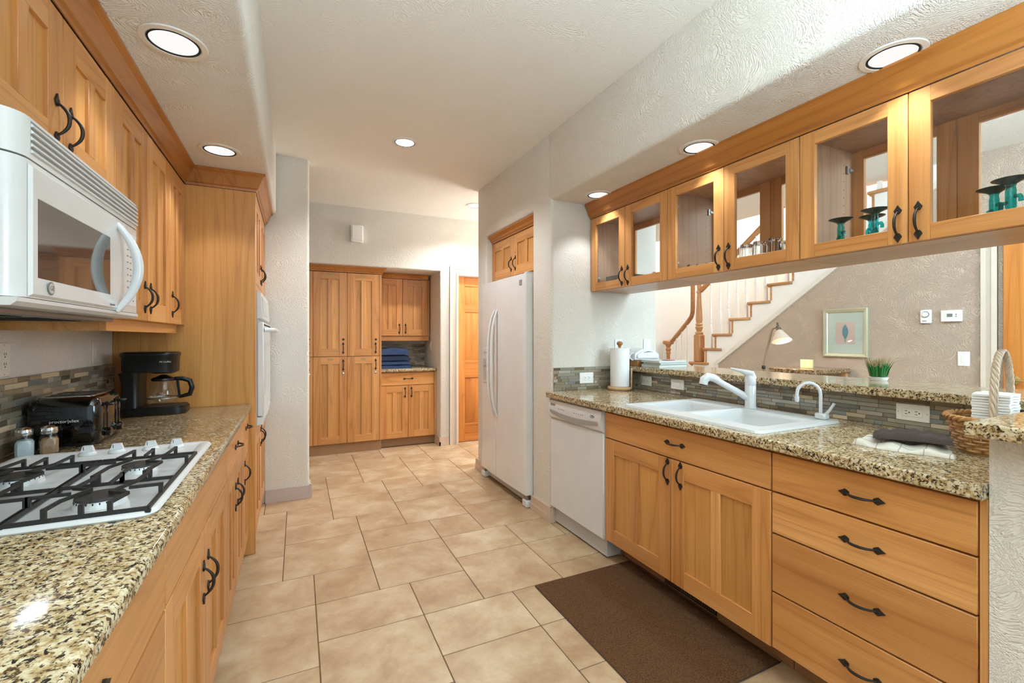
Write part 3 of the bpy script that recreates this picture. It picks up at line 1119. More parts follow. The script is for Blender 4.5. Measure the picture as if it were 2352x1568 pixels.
ZR = RCZ + 0.011
rim = bmesh.new()
outer = []
r = 0.03
for cx, cy, a0 in ((2.155 - r, 1.968 - r, 0), (1.612 + r, 1.968 - r, 90), (1.612 + r, 1.168 + r, 180), (2.155 - r, 1.168 + r, 270)):
    for s in range(5):
        a = math.radians(a0 + s * 22.5)
        outer.append((cx + r * math.cos(a), cy + r * math.sin(a)))
b1, ring1 = basin(1.70, 2.065, 1.633, 1.935, ZR, 0.17)
b2, ring2 = basin(1.70, 2.065, 1.228, 1.603, ZR, 0.19)
vo = [rim.verts.new((x, y, ZR)) for x, y in outer]
v1 = [rim.verts.new(p) for p in ring1]
v2 = [rim.verts.new(p) for p in ring2]
es = []
for L in (vo, v1, v2):
    for i in range(len(L)):
        es.append(rim.edges.new((L[i], L[(i + 1) % len(L)])))
bmesh.ops.triangle_fill(rim, use_beauty=True, edges=es)
vl = [rim.verts.new((x + (0.004 if x > 1.9 else -0.004), y + (0.004 if y > 1.56 else -0.004), RCZ + 0.0006)) for x, y in outer]
for i in range(len(vo)):
    j = (i + 1) % len(vo)
    rim.faces.new((vo[i], vo[j], vl[j], vl[i]))
bmesh.ops.recalc_face_normals(rim, faces=rim.faces)
me = bpy.data.meshes.new('rim')
rim.to_mesh(me)
rim.free()
SINKW = plain('white_sink_composite', '#D2D3D2', 0.3)
me.materials.append(SINKW)
put('rim', me, sk)
b1.build('bowl', SINKW, sk)
b2.build('bowl', SINKW, sk)
for yy, zz in ((1.784, 0.17), (1.415, 0.19)):
    b = MB()
    b.lathe([(0.045, 0.0), (0.045, 0.003), (0.036, 0.004), (0.030, 0.0)], 20, (1.88, yy, ZR - zz + 0.0006))
    b.build('drain', CHROME, sk)

fc = thing('faucet', 'white single lever pull-out kitchen faucet on sink rim', 'faucet', (2.112, 1.576, ZR))
FW = plain('white_faucet_enamel', '#D6D7D8', 0.18, coat=0.5)
b = MB()
b.lathe([(0.030, 0.0005), (0.030, 0.004), (0.0265, 0.012), (0.0265, 0.115), (0.0255, 0.117), (0.0265, 0.119), (0.0265, 0.155), (0.018, 0.172)], 22)
b.build('body', FW, fc)
b = MB()
b.tube([(-0.004, 0.0, 0.045), (-0.04, 0.03, 0.075), (-0.10, 0.075, 0.118), (-0.135, 0.10, 0.143)], [0.019, 0.017, 0.016, 0.0165], 14)
b.build('spout', FW, fc)
b = MB()
b.tube([(-0.125, 0.093, 0.139), (-0.145, 0.108, 0.153), (-0.165, 0.122, 0.157), (-0.180, 0.133, 0.142), (-0.184, 0.136, 0.118)], [0.018, 0.0205, 0.023, 0.0235, 0.0215], 16)
b.build('spray_head', FW, fc)
b = MB()
b.tube([(-0.184, 0.136, 0.119), (-0.1845, 0.1365, 0.113)], 0.018, 14)
b.build('spray_face', DARK, fc)
b = MB()
b.tube([(0.006, -0.004, 0.150), (0.0, 0.0, 0.174), (-0.03, 0.025, 0.189), (-0.075, 0.06, 0.203)], [0.0255, 0.024, 0.0115, 0.005], 14, flat=0.8)
b.build('lever', FW, fc)

tp = thing('drinking_tap', 'small white gooseneck water tap at the sink corner', 'faucet', (2.108, 1.222, ZR))
b = MB()
b.cbox(-0.02, 0.02, -0.022, 0.024, 0.0005, 0.028, 0.006)
b.build('base', FW, tp)
b = MB()
pts = [(0, 0.006, 0.025), (0, 0.006, 0.11)]
for i in range(1, 9):
    a = PI * i / 8
    pts.append((-0.045 * (1 - math.cos(a)) * 0.72, 0.006 + 0.045 * (1 - math.cos(a)) * 0.72, 0.11 + 0.05 * math.sin(a)))
pts.append((pts[-1][0], pts[-1][1], 0.095))
b.tube(pts, 0.0072, 10)
b.build('neck', FW, tp)
b = MB()
b.lathe([(0.007, 0.0), (0.0095, 0.0), (0.0095, -0.020), (0.006, -0.026)], 12, (pts[-1][0], pts[-1][1], 0.098))
b.build('nozzle', FW, tp)
b = MB()
b.tube([(0, -0.012, 0.02), (0.004, -0.030, 0.045), (0.008, -0.046, 0.075)], [0.011, 0.009, 0.0085], 10, flat=0.7)
b.build('lever', FW, tp)

# ---- glass upper cabinets on the right
XG = 1.92


def glass_door(parent, x0, x1, z0, z1, y, hx=None, flip=False):
    g = 0.0014
    w, h = x1 - x0 - 2 * g, z1 - z0 - 2 * g
    st, ra, th = 0.060, 0.054, 0.020
    key = ('glass', round(w, 4), round(h, 4))
    if key not in DOOR_CACHE:
        f = MB()
        for a, b_ in ((0, st), (w - st, w)):
            f.cbox(a, b_, 0, th, 0, h, 0.0015, 0)
        for a, b_ in ((0, ra), (h - ra, h)):
            f.cbox(st - 0.001, w - st + 0.001, 0.0003, th - 0.0003, a, b_, 0.0015, 1)
        p = MB()
        p.box(st - 0.0005, w - st + 0.0005, 0.010, 0.013, ra - 0.0005, h - ra + 0.0005)
        DOOR_CACHE[key] = (f.mesh('door', [W_Z, W_X]), p.mesh('pane', PANE, 0))
    fm, pm = DOOR_CACHE[key]
    d = put('door', fm, parent, (x0 + g, y, z0 + g))
    put('pane', pm, d)
    if hx is not None:
        add_handle(d, hx - x0 - g, 1.68 - z0 - g)
    return d


GZ0, GZ1, GD = 1.608, 2.129, 0.375
names = ('glass fronted wall cabinet nearest the fridge wall', 'middle glass fronted wall cabinet with clear tumblers',
         'glass fronted wall cabinet with teal goblets at right edge')
HING = MB().box(0, 0.012, 0, 0.03, 0, 0.012).box(0.002, 0.008, -0.012, 0.0, -0.012, 0.024).mesh('hinge', STEEL, 0)
PIN = MB().lathe([(0.0022, 0), (0.0022, 0.0006)], 6, axis='x').mesh('peg_hole', SHADOWB, 0)
gy = [2.705, 1.957, 1.204, 0.452]
for i in range(3):
    w = gy[i] - gy[i + 1]
    t = thing('glass_cabinet', names[i], 'cabinet', (XG, gy[i], 0), RR)
    b = MB()
    b.box(0.0007, 0.018, 0.021, GD - 0.021, GZ0, GZ1)
    sp1 = b.build('side_panel', WIN, t, smooth=0)
    b = MB()
    b.box(w - 0.018, w - 0.0007, 0.021, GD - 0.021, GZ0, GZ1)
    sp2 = b.build('side_panel', WIN, t, smooth=0)
    for z0, z1, nm in ((GZ0, GZ0 + 0.018, 'bottom_panel'), (GZ1 - 0.018, GZ1, 'top_panel')):
        b = MB()
        b.box(0.0182, w - 0.0182, 0.021, GD - 0.021, z0, z1)
        b.build(nm, wood('cabinet_underside_wood', '#C9A27C', '#BD936C', '#AC8059', 'X') if nm == 'bottom_panel' else WIN, t, smooth=0)
    glass_door(t, 0, w / 2, GZ0, GZ1, 0, w / 2 - 0.029)
    glass_door(t, w / 2, w, GZ0, GZ1, 0, w / 2 + 0.029)
    glass_door(t, 0, w / 2, GZ0, GZ1, GD - 0.0205)
    glass_door(t, w / 2, w, GZ0, GZ1, GD - 0.0205)
    for z in (1.70, 2.02):
        put('hinge', HING, t, (0.0185, 0.03, z))
        put('hinge', HING, t, (w - 0.031, 0.03, z))
        put('hinge', HING, t, (0.0185, GD - 0.062, z))
        put('hinge', HING, t, (w - 0.031, GD - 0.062, z))
    for k_ in range(11):
        for yy in (0.055, GD - 0.09):
            put('peg_hole', PIN, sp1, (0.0181, yy, 1.685 + k_ * 0.036))
            put('peg_hole', PIN, sp2, (w - 0.0187, yy, 1.685 + k_ * 0.036))
# crown over the glass cabinets, front and back
crown('trim_6', [(XG, 0.452), (XG, 2.705)][::-1], GZ1 + 0.001, ZS - 0.0005, 0.05)
crown('trim_7', [(XG + GD, 0.452), (XG + GD, 2.705)], GZ1 + 0.001, ZS - 0.0005, 0.05)

# ---- cabinet above the fridge
XH = 1.665
t = cabinet('wall_cabinet', 'small wooden cabinet with two doors above the fridge', (XH, 3.928, 0), RR, 0.926, 0.60, 1.80, 2.150)
shaker_door(t, 0.001, 0.463, 1.801, 2.149, 0.463 - 0.04, 1.905, st=0.07)
shaker_door(t, 0.463, 0.925, 1.801, 2.149, 0.463 + 0.04, 1.905, st=0.07)
b = MB()
b.lathe([(0.008, 0), (0.008, -0.004), (0.003, -0.005)], 12, (0.463 + 0.03, 0, 1.995), axis='y')
b.build('lock', CHROME, t)
crown('trim_8', [(XH, 3.928), (XH, 3.002)], 2.152, 2.218, 0.045)

# ---- refrigerator
XFR = 1.546
fr = thing('refrigerator', 'white side-by-side refrigerator with ice dispenser in wall alcove', 'refrigerator', (XFR, 3.920, 0), RR)
fw = 0.912
FRW = plain('white_fridge_enamel', '#E4E1DE', 0.3, coat=0.2)
b = MB()
b.cbox(0.006, fw - 0.006, 0.075, 0.80, 0.045, 1.745, 0.004)
b.build('cabinet_body', FRW, fr)


def fdoor(x0, x1, nm):
    b = MB()
    n = 8
    pr = []
    for i in range(n + 1):
        t_ = i / n
        x = x0 + (x1 - x0) * t_
        pr.append((x, 0.004 - 0.010 * math.sin(PI * (x / fw))))
    pr[0] = (x0, 0.012)
    pr[-1] = (x1, 0.012)
    pr.insert(1, (x0 + 0.008, 0.004 - 0.010 * math.sin(PI * ((x0 + 0.008) / fw))))
    pr.insert(-1, (x1 - 0.008, 0.004 - 0.010 * math.sin(PI * ((x1 - 0.008) / fw))))
    poly = pr + [(x1, 0.070), (x0, 0.070)]
    b.prism(poly, 'z', 0.095, 1.762)
    return b.build(nm, FRW, fr, smooth=0.8)


ds = 0.373
d1 = fdoor(0.0, ds - 0.002, 'freezer_door')
d2 = fdoor(ds + 0.002, fw, 'fridge_door')
for dr, hx in ((d1, ds - 0.028), (d2, ds + 0.028)):
    b = MB()
    pts, n = [], 14
    for i in range(n + 1):
        s = -1 + 2 * i / n
        pts.append((hx + (0.010 if hx > ds else -0.010) * (1 - s * s), -0.008 - 0.050 * (1 - s ** 4) - 0.006 * (1 - s * s), 1.06 + 0.45 * s))
    b.tube(pts, [0.010 + 0.004 * (1 - (-1 + 2 * i / n) ** 2) for i in range(n + 1)], 10)
    b.build('handle', FRW, dr)
# dispenser: bezel, buttons, dark recess
b = MB()
b.cbox(0.072, 0.215, -0.0075, 0.01, 0.875, 1.185, 0.003)
ds_ = b.build('dispenser', WHITE, d1)
b = MB()
b.box(0.084, 0.203, -0.0085, -0.006, 0.895, 1.09)
b.build('recess', plain('dispenser_recess_grey', '#C2C0BE', 0.4), ds_, smooth=0)
b = MB()
b.box(0.115, 0.172, -0.018, -0.0085, 1.03, 1.088)
b.build('spout', GREYW, ds_, smooth=0)
for i in range(4):
    b = MB()
    b.box(0.10 + i * 0.026, 0.108 + i * 0.026, -0.0085, -0.007, 1.135, 1.15)
    b.build('button', INK, ds_, smooth=0)
b = MB()
b.box(fw - 0.10, fw - 0.065, -0.0035, 0.006, 1.68, 1.718)
b.build('badge', plain('badge_grey', '#9A9998', 0.35), d2, smooth=0)
b = MB()
b.box(0.03, fw - 0.03, 0.05, 0.075, 0.02, 0.088)
b.build('kick_grille', GREYW, fr, smooth=0)
for x0 in (0.0, fw - 0.075):
    b = MB()
    b.cbox(x0, x0 + 0.075, 0.008, 0.075, 0.0015, 0.055, 0.006)
    b.build('foot', WHITE, fr)
    b = MB()
    b.box(x0 + 0.012, x0 + 0.063, 0.018, 0.07, 0.055, 0.0945)
    b.build('hinge_bracket', STEEL, fr, smooth=0)
    b = MB()
    b.cbox(x0 + 0.01, x0 + 0.06, 0.02, 0.12, 1.7625, 1.775, 0.003)
    b.build('hinge_cover', GREYW, fr)

# ---- back wall: pantry, small counter, wall cabinet
YPAN = 5.28
pt = cabinet('pantry_cabinet', 'tall wooden pantry cabinet with stacked doors on the back wall', (-0.183, YPAN, 0), 0, 1.062, 0.60, 0.115, 1.992, toe=0.03)
for i in range(3):
    x0 = i * 0.345
    for z0, z1, hz in ((1.070, 1.990, 1.16), (0.117, 1.068, 0.975)):
        d_ = shaker_door(pt, x0, x0 + 0.345, z0, z1, x0 + 0.305, hz)
        b = MB()
        b.lathe([(0.012, 0), (0.012, -0.004), (0.005, -0.006)], 12, (0.305, 0, (1.16 + 0.095 - z0) if z0 > 1 else (0.975 - 0.095 - z0)), axis='y')
        b.build('lock', IRON if z0 > 1 else CHROME, d_)
        b = MB()
        b.lathe([(0.032, 0), (0.032, -0.001)], 16, (0, 0, 0), axis='y')
        pl = put('name_plate', b.mesh('name_plate', plain('dull_brass_plate', '#A8905F', 0.5, 0.3)), d_, (0.172, -0.0005, (1.96 if z0 > 1 else 1.035) - z0))
        pl.scale = (1, 1, 0.34)
b = MB()
b.cbox(1.0365, 1.060, 0.0, 0.021, 0.117, 1.990, 0.001)
b.build('face_stile', W_Z, pt)
crown('trim_9', [(-0.28, YPAN), (0.880, YPAN), (0.880, 5.58)], 1.994, 2.0625, 0.045)

YBC = 5.365
t = cabinet('base_cabinet', 'small wooden base cabinet under folded blue towels in alcove', (0.882, YBC, 0), 0, 0.656, 0.54, 0.095, 0.872, toe=0.045)
slab(t, 0.001, 0.632, 0.715, 0.868, True, hx=0.318)
shaker_door(t, 0.001, 0.3165, 0.097, 0.713, 0.3165 - 0.038, 0.63, st=0.07)
shaker_door(t, 0.3165, 0.632, 0.097, 0.713, 0.3165 + 0.038, 0.63, st=0.07)
b = MB()
b.cbox(0.6335, 0.655, 0.0, 0.021, 0.097, 0.870, 0.001)
b.build('face_stile', W_Z, t)
countertop('countertop', 'small granite countertop in the back alcove beside the pantry', 0.882, 1.539, 5.335, 5.91, 0.907, 0.034)
YUC = 5.62
t = cabinet('wall_cabinet', 'wooden two door wall cabinet above folded blue towels', (0.882, YUC, 0), 0, 0.640, 0.30, 1.294, 2.0)
shaker_door(t, 0.001, 0.302, 1.296, 1.998, 0.302 - 0.038, 1.385, st=0.07)
shaker_door(t, 0.302, 0.618, 1.296, 1.998, 0.302 + 0.038, 1.385, st=0.07)
b = MB()
b.cbox(0.619, 0.639, 0.0, 0.021, 1.296, 1.998, 0.001)
b.build('face_stile', W_Z, t)
b = MB()
b.cbox(0.001, 0.639, 0.015, 0.034, 1.236, 1.2935, 0.001)
b.build('light_rail', W_X, t)
crown('trim_10', [(0.90, YUC), (1.505, YUC)], 2.001, 2.0605, 0.03)
mosaic('strip mosaic backsplash in back alcove behind the towels', (0.883, 5.928, 0), 0, 0.655, 0.9075, 1.19, 21, stuff_only=True)

# ------------------------------------------------------------------ appliances on the left
# microwave, local x along +y
mw = thing('microwave', 'white over-the-range microwave with dark window and curved handle', 'microwave', (-0.497, 1.222, 0), RL)
mwW = 0.763
b = MB()
b.cbox(0.004, mwW - 0.004, 0.060, 0.372, 1.342, 1.738, 0.004)
b.build('body', GREYW, mw)


def rounded_front(x0, x1, dep, r, y0=0.0):
    pts = [(x0, dep)]
    for i in range(7):
        a = PI - (PI / 2) * i / 6
        pts.append((x0 + r + r * math.cos(a), y0 + r - r * math.sin(a)))
    for i in range(7):
        a = PI / 2 - (PI / 2) * i / 6
        pts.append((x1 - r * 0.4 + r * 0.4 * math.cos(a), y0 + r * 0.4 - r * 0.4 * math.sin(a)))
    pts.append((x1, dep))
    return pts


b = MB()
b.prism(rounded_front(0.0, mwW, 0.058, 0.05), 'z', 1.650, 1.735)
vf = b.build('vent_panel', WHITE, mw, smooth=0.5)
for i in range(5):
    b = MB()
    z = 1.662 + i * 0.0135
    b.prism([(-0.0005, z), (-0.005, z + 0.001), (-0.005, z + 0.004), (-0.0005, z + 0.0085)], 'x', 0.055, mwW - 0.02)
    b.build('louver', WHITE, vf)
    b = MB()
    b.box(0.055, mwW - 0.02, -0.001, -0.0003, z + 0.0075, z + 0.0125)
    b.build('louver_gap', plain('louver_shade', '#8F8F8C', 0.6), vf, smooth=0)  # shade between the louvers painted as a grey strip
b = MB()
b.prism(rounded_front(0.0, mwW, 0.058, 0.05), 'z', 1.362, 1.646)
md = b.build('door', WHITE, mw, smooth=0.5)
b = MB()
zz = [(0.05, 1.37, 0.60, 1.632), (0.081, 1.406, 0.497, 1.575)]
(xa, za, xb, zb), (xc, zc_, xd, zd) = zz
b.add([(xa, -0.006, za), (xb, -0.006, za), (xb, -0.006, zb), (xa, -0.006, zb), (xc, -0.0015, zc_), (xd, -0.0015, zc_), (xd, -0.0015, zd), (xc, -0.0015, zd),
       (xa - 0.006, 0.0, za - 0.006), (xb + 0.006, 0.0, za - 0.006), (xb + 0.006, 0.0, zb + 0.006), (xa - 0.006, 0.0, zb + 0.006)],
      [(0, 1, 5, 4), (1, 2, 6, 5), (2, 3, 7, 6), (3, 0, 4, 7), (8, 9, 1, 0), (9, 10, 2, 1), (10, 11, 3, 2), (11, 8, 0, 3)])
b.build('window_bezel', WHITE, md)
b = MB()
b.box(xc + 0.0005, xd - 0.0005, -0.0016, -0.0004, zc_ + 0.0005, zd - 0.0005)
b.build('window', SMOKE, md, smooth=0)
b = MB()
b.prism([(0.058, 1.3435), (0.010, 1.3435), (0.0, 1.352), (0.0, 1.3605), (0.058, 1.3605)], 'x', 0.004, mwW - 0.002)
b.build('lower_lip', WHITE, mw)
b = MB()
pts, rs, n = [], [], 16
for i in range(n + 1):
    s = -1 + 2 * i / n
    pts.append((0.548 + 0.012 * (1 - s * s), -0.002 - 0.050 * (1 - s * s), 1.494 + 0.134 * s))
    rs.append(0.008 + 0.006 * (1 - s * s))
b.tube(pts, rs, 10)
b.build('handle', WHITE, md)
b = MB()
b.box(0.628, mwW - 0.028, -0.0012, 0.0005, 1.385, 1.622)
kp = b.build('control_panel', plain('keypad_white', '#E2E2E0', 0.3), md, smooth=0)
b = MB()
b.box(0.655, 0.70, -0.0018, -0.001, 1.598, 1.615)
b.build('display', plain('keypad_display', '#6C6E70', 0.15), kp, smooth=0)
KEY = MB().box(0, 0.012, -0.0018, -0.001, 0, 0.0035).mesh('key_print', INK, 0)
for i in range(3):
    for j in range(9):
        put('key_print', KEY, kp, (0.645 + i * 0.028, 0, 1.400 + j * 0.0205))
b = MB()
b.lathe([(0.0145, 0), (0.0145, -0.001)], 24, axis='y')
put('badge', b.mesh('badge', plain('badge_silver', '#8D8C8A', 0.3, 0.6)), md, (0.126, -0.0062, 1.388))
b = MB()
b.lathe([(0.0118, 0), (0.0118, -0.0004)], 24, axis='y')
put('badge_face', b.mesh('badge_face', GREYW), md, (0.126, -0.0073, 1.388))
text('badge_lettering', 'GE', 0.015, md, (0.126, -0.0078, 1.388), (PI / 2, 0, 0), INK, shear=0.2)
text('model_lettering', 'Spacemaker', 0.0085, md, (0.50, -0.0064, 1.377), (PI / 2, 0, 0), INK)
b = MB()
b.box(0.02, mwW - 0.02, 0.062, 0.36, 1.332, 1.3415)
gb = b.build('underside', plain('microwave_grease_filter', '#8C8B88', 0.4, 0.7), mw, smooth=0)
for i in range(2):
    b = MB()
    for k_ in range(14):
        b.box(0.05 + i * 0.35 + k_ * 0.02, 0.062 + i * 0.35 + k_ * 0.02, 0.12, 0.33, 1.3305, 1.3319)
    b.build('filter_mesh', SHADOWB, gb, smooth=0)

# gas cooktop
ZT = LCZ
ck = thing('gas_cooktop', 'white enamel gas cooktop with black iron grates', 'cooktop', (0, 0, 0))
cx0, cx1, cy0, cy1 = -0.808, -0.277, 1.228, 1.985


def round_rect(x0, x1, y0, y1, r, n=5):
    P = []
    for cx, cy, a0 in ((x1 - r, y1 - r, 0), (x0 + r, y1 - r, 90), (x0 + r, y0 + r, 180), (x1 - r, y0 + r, 270)):
        for s in range(n + 1):
            a = math.radians(a0 + 90 * s / n)
            P.append((cx + r * math.cos(a), cy + r * math.sin(a)))
    return P


b = MB()
rings = []
for ins, z in ((0.004, 0.0006), (0.0, 0.005), (0.004, 0.012), (0.012, 0.0145), (0.030, 0.0125), (0.036, 0.009)):
    rings.append([(x, y, ZT + z) for x, y in round_rect(cx0 + ins, cx1 - ins, cy0 + ins, cy1 - ins, max(0.012, 0.035 - ins))])
n = len(rings[0])
vs = [p for rg in rings for p in rg]
fs = [(i * n + j, i * n + (j + 1) % n, (i + 1) * n + (j + 1) % n, (i + 1) * n + j) for i in range(len(rings) - 1) for j in range(n)]
fs.append(tuple((len(rings) - 1) * n + j for j in range(n)))
b.add(vs, fs)
b.build('pan', WHITE, ck, smooth=1.2)
ZP = ZT + 0.0092
BUR = [(-0.405, 1.345, 0.044), (-0.405, 1.628, 0.037), (-0.655, 1.345, 0.037), (-0.655, 1.628, 0.044)]
for bx, by, br in BUR:
    b = MB()
    b.lathe([(br + 0.006, 0), (br + 0.004, 0.006), (br, 0.016), (br - 0.006, 0.017)], 28, (bx, by, ZP))
    bo = b.build('burner', WHITE, ck)
    b = MB()
    for k_ in range(24):
        a = 2 * PI * k_ / 24
        b.bar((bx + (br + 0.0005) * math.cos(a), by + (br + 0.0005) * math.sin(a), ZP + 0.008), (bx + (br + 0.0005) * math.cos(a), by + (br + 0.0005) * math.sin(a), ZP + 0.015), 0.0022, 0.003)
    b.build('flame_ports', SHADOWB, bo, smooth=0)
    b = MB()
    b.lathe([(br - 0.003, 0.0172), (br + 0.002, 0.0185), (br + 0.001, 0.022), (br - 0.006, 0.0238)], 28, (bx, by, ZP))
    b.build('burner_cap', plain('charcoal_cap', '#3A3836', 0.5), bo)
ZG, ZB_ = ZT + 0.040, ZT + 0.018
for gi, (gx0, gx1) in enumerate(((-0.527, -0.293), (-0.775, -0.531))):
    b = MB()
    y0, y1, ym = 1.205 + 0.035, 1.768, 1.487
    for yy in (y0, y1, ym):
        b.bar((gx0, yy, ZB_), (gx1, yy, ZB_), 0.007, 0.008)
    for xx in (gx0, gx1):
        b.bar((xx, y0, ZB_), (xx, y1, ZB_), 0.007, 0.008)
    for xx in (gx0, gx1):
        for yy in (y0, ym, y1):
            b.bar((xx, yy, ZP), (xx, yy, ZB_ - 0.004), 0.010, 0.010)

    def finger(P):
        for p, q in zip(P[:-1], P[1:]):
            b.bar((p[0], p[1], ZG), (q[0], q[1], ZG), 0.0062, 0.007)

    def post(x, y):
        b.bar((x, y, ZB_), (x, y, ZG + 0.0035), 0.0085, 0.008)
    for (bx, by, br) in BUR:
        if not (gx0 < bx < gx1):
            continue
        ya, yb = (y0, ym) if by < ym else (ym, y1)
        A = [(bx - 0.058, ya), (bx - 0.052, by - 0.05), (bx - 0.022, by + 0.02), (bx - 0.062, by + 0.045), (bx - 0.047, yb)]
        B_ = [(bx + 0.047, ya), (bx + 0.062, by - 0.045), (bx + 0.022, by - 0.02), (bx + 0.052, by + 0.05), (bx + 0.058, yb)]
        finger(A)
        finger(B_)
        finger([(bx, ya), (bx, by - 0.055)])
        finger([(bx, yb), (bx, by + 0.055)])
        finger([(gx1, by), (bx + 0.052, by)])
        finger([(gx0, by), (bx - 0.052, by)])
        for x_, y_ in (A[0], A[-1], B_[0], B_[-1], (bx, ya), (bx, yb), (gx1, by), (gx0, by)):
            post(x_, y_)
    b.build('grate', CAST, ck, smooth=0)
for kx in (-0.612, -0.537, -0.447, -0.375):
    b = MB()
    b.lathe([(0.0235, 0), (0.0235, 0.005), (0.020, 0.009), (0.0185, 0.011)], 22, (kx, 1.925, ZP + 0.0005))
    b.prism([(kx - 0.017, ZP + 0.011), (kx + 0.017, ZP + 0.011), (kx + 0.011, ZP + 0.030), (kx - 0.011, ZP + 0.030)], 'y', 1.925 - 0.0075, 1.925 + 0.0075)
    kn = b.build('knob', WHITE, ck)
    b = MB()
    b.box(kx - 0.009, kx - 0.0075, 1.925 - 0.0082, 1.925 - 0.0072, ZP + 0.017, ZP + 0.028)
    b.build('pointer_mark', DARK, kn, smooth=0)

# salt and pepper shakers


def shaker(label, x, y, fill):
    t = thing('shaker', label, 'shaker', (x, y, LCZ + 0.0005), 0.3, 'salt and pepper shakers')
    t.scale = (1.2, 1.2, 1.26)
    b = MB()
    w = 0.0205
    prof = [(0.0, w), (0.038, w), (0.046, 0.018), (0.051, 0.0155), (0.056, 0.0155)]
    vs, fs = [], []
    for z, r_ in prof:
        for k_ in range(16):
            a = 2 * PI * (k_ + 0.5) / 16
            sq = r_ / max(abs(math.cos(a)), abs(math.sin(a)))
            rr = min(sq, r_ * 1.2) if z < 0.045 else r_
            vs.append((rr * math.cos(a), rr * math.sin(a), z))
    fs = [(i * 16 + k_, i * 16 + (k_ + 1) % 16, (i + 1) * 16 + (k_ + 1) % 16, (i + 1) * 16 + k_) for i in range(len(prof) - 1) for k_ in range(16)]
    fs += [tuple(range(15, -1, -1)), tuple(len(prof) * 16 - 16 + k_ for k_ in range(16))]
    b.add(vs, fs)
    b.build('jar', GLASS, t)
    b = MB()
    v2 = [(x_ * 0.88, y_ * 0.88, 0.002 + z * 0.86) for x_, y_, z in vs[:48]]
    b.add(v2, [(i * 16 + k_, i * 16 + (k_ + 1) % 16, (i + 1) * 16 + (k_ + 1) % 16, (i + 1) * 16 + k_) for i in range(2) for k_ in range(16)] + [tuple(range(15, -1, -1)), tuple(32 + k_ for k_ in range(16))])
    b.build('contents', fill, t)
    b = MB()
    b.lathe([(0.0185, 0.054), (0.0195, 0.056), (0.0195, 0.063), (0.018, 0.070), (0.012, 0.0745), (0.003, 0.076)], 20)
    b.build('cap', CHROME, t)


shaker('square glass salt shaker with white salt beside the cooktop', -0.808, 2.040, plain('salt', '#D3DCDD', 0.9))
shaker('square glass shaker of brown ground pepper beside the toaster', -0.753, 2.056, plain('pepper', '#A9825C', 0.95))

# toaster
ts = thing('toaster', 'gloss black four slice toaster with two levers and dials', 'toaster', (-0.748, 2.262, LCZ + 0.0005))
b = MB()
rings = []
for ins, z, r_ in ((0.006, 0.010, 0.025), (0.002, 0.016, 0.03), (0.0, 0.05, 0.035), (0.0, 0.135, 0.035), (0.004, 0.158, 0.034), (0.012, 0.170, 0.03), (0.024, 0.1755, 0.024)):
    rings.append([(x, y, z) for x, y in round_rect(-0.104 + ins, 0.100 - ins, -0.124 + ins, 0.128 - ins, r_)])
n = len(rings[0])
vs = [p for rg in rings for p in rg]
fs = [(i * n + j, i * n + (j + 1) % n, (i + 1) * n + (j + 1) % n, (i + 1) * n + j) for i in range(len(rings) - 1) for j in range(n)]
fs += [tuple(range(n - 1, -1, -1)), tuple((len(rings) - 1) * n + j for j in range(n))]
b.add(vs, fs)
b.build('shell', GLOSSB, ts, smooth=1.0)
b = MB()
b.prism(round_rect(-0.092, 0.088, -0.112, 0.116, 0.02), 'z', 0.0005, 0.0098)
b.build('base', DARK, ts)
b = MB()
b.prism(round_rect(-0.080, 0.074, -0.098, 0.102, 0.02), 'z', 0.1756, 0.1775)
tpz = b.build('top_plate', CHROME, ts)
for yy in (-0.068, -0.025, 0.029, 0.072):
    b = MB()
    b.box(-0.066, 0.060, yy - 0.012, yy + 0.012, 0.1776, 0.1782)
    b.build('slot', SHADOWB, tpz, smooth=0)
for yy in (-0.058, 0.062):
    b = MB()
    b.box(0.0995, 0.1008, yy - 0.005, yy + 0.005, 0.058, 0.148)
    b.build('lever_slot', SHADOWB, ts, smooth=0)
    b = MB()
    b.cbox(0.0995, 0.102, yy - 0.022, yy - 0.012, 0.05, 0.15, 0.001)
    b.cbox(0.0995, 0.102, yy + 0.012, yy + 0.022, 0.05, 0.15, 0.001)
    b.build('guide_rib', GLOSSB, ts)
    b = MB()
    b.cbox(0.101, 0.126, yy - 0.020, yy + 0.020, 0.136, 0.145, 0.003)
    b.build('lever', DARK, ts)
    b = MB()
    b.lathe([(0.017, 0.0), (0.017, 0.014), (0.014, 0.017)], 20, (0.101, yy, 0.036), axis='x')
    b.build('dial', GLOSSB, ts)
text('lettering', 'proctor|silex', 0.0155, ts, (0.004, -0.1246, 0.092), (PI / 2, 0, 0), INKW)

# coffee maker (faces the aisle)
cm = thing('coffee_maker', 'black drip coffee maker with glass carafe against oven cabinet', 'coffee maker', (-0.655, 2.895, LCZ + 0.0005))
b = MB()
b.prism(round_rect(-0.125, 0.140, -0.088, 0.088, 0.045), 'z', 0.003, 0.034)
b.prism(round_rect(-0.120, 0.134, -0.083, 0.083, 0.042), 'z', 0.034, 0.042)
cb = b.build('base', DARK, cm)
b = MB()
vs = []
LV = [(0.04, 0.0), (0.10, 0.006), (0.16, 0.006), (0.20, 0.0), (0.215, -0.004)]
for z, ins in LV:
    vs += [(x, y, z) for x, y in round_rect(-0.128 + ins, -0.048 - ins * 0.3, -0.086 + ins, 0.086 - ins, 0.022)]
n = len(vs) // len(LV)
fs = [(i * n + j, i * n + (j + 1) % n, (i + 1) * n + (j + 1) % n, (i + 1) * n + j) for i in range(len(LV) - 1) for j in range(n)]
fs += [tuple(range(n - 1, -1, -1)), tuple((len(LV) - 1) * n + j for j in range(n))]
b.add(vs, fs)
b.build('water_tower', DARK, cm, smooth=0.9)
b = MB()
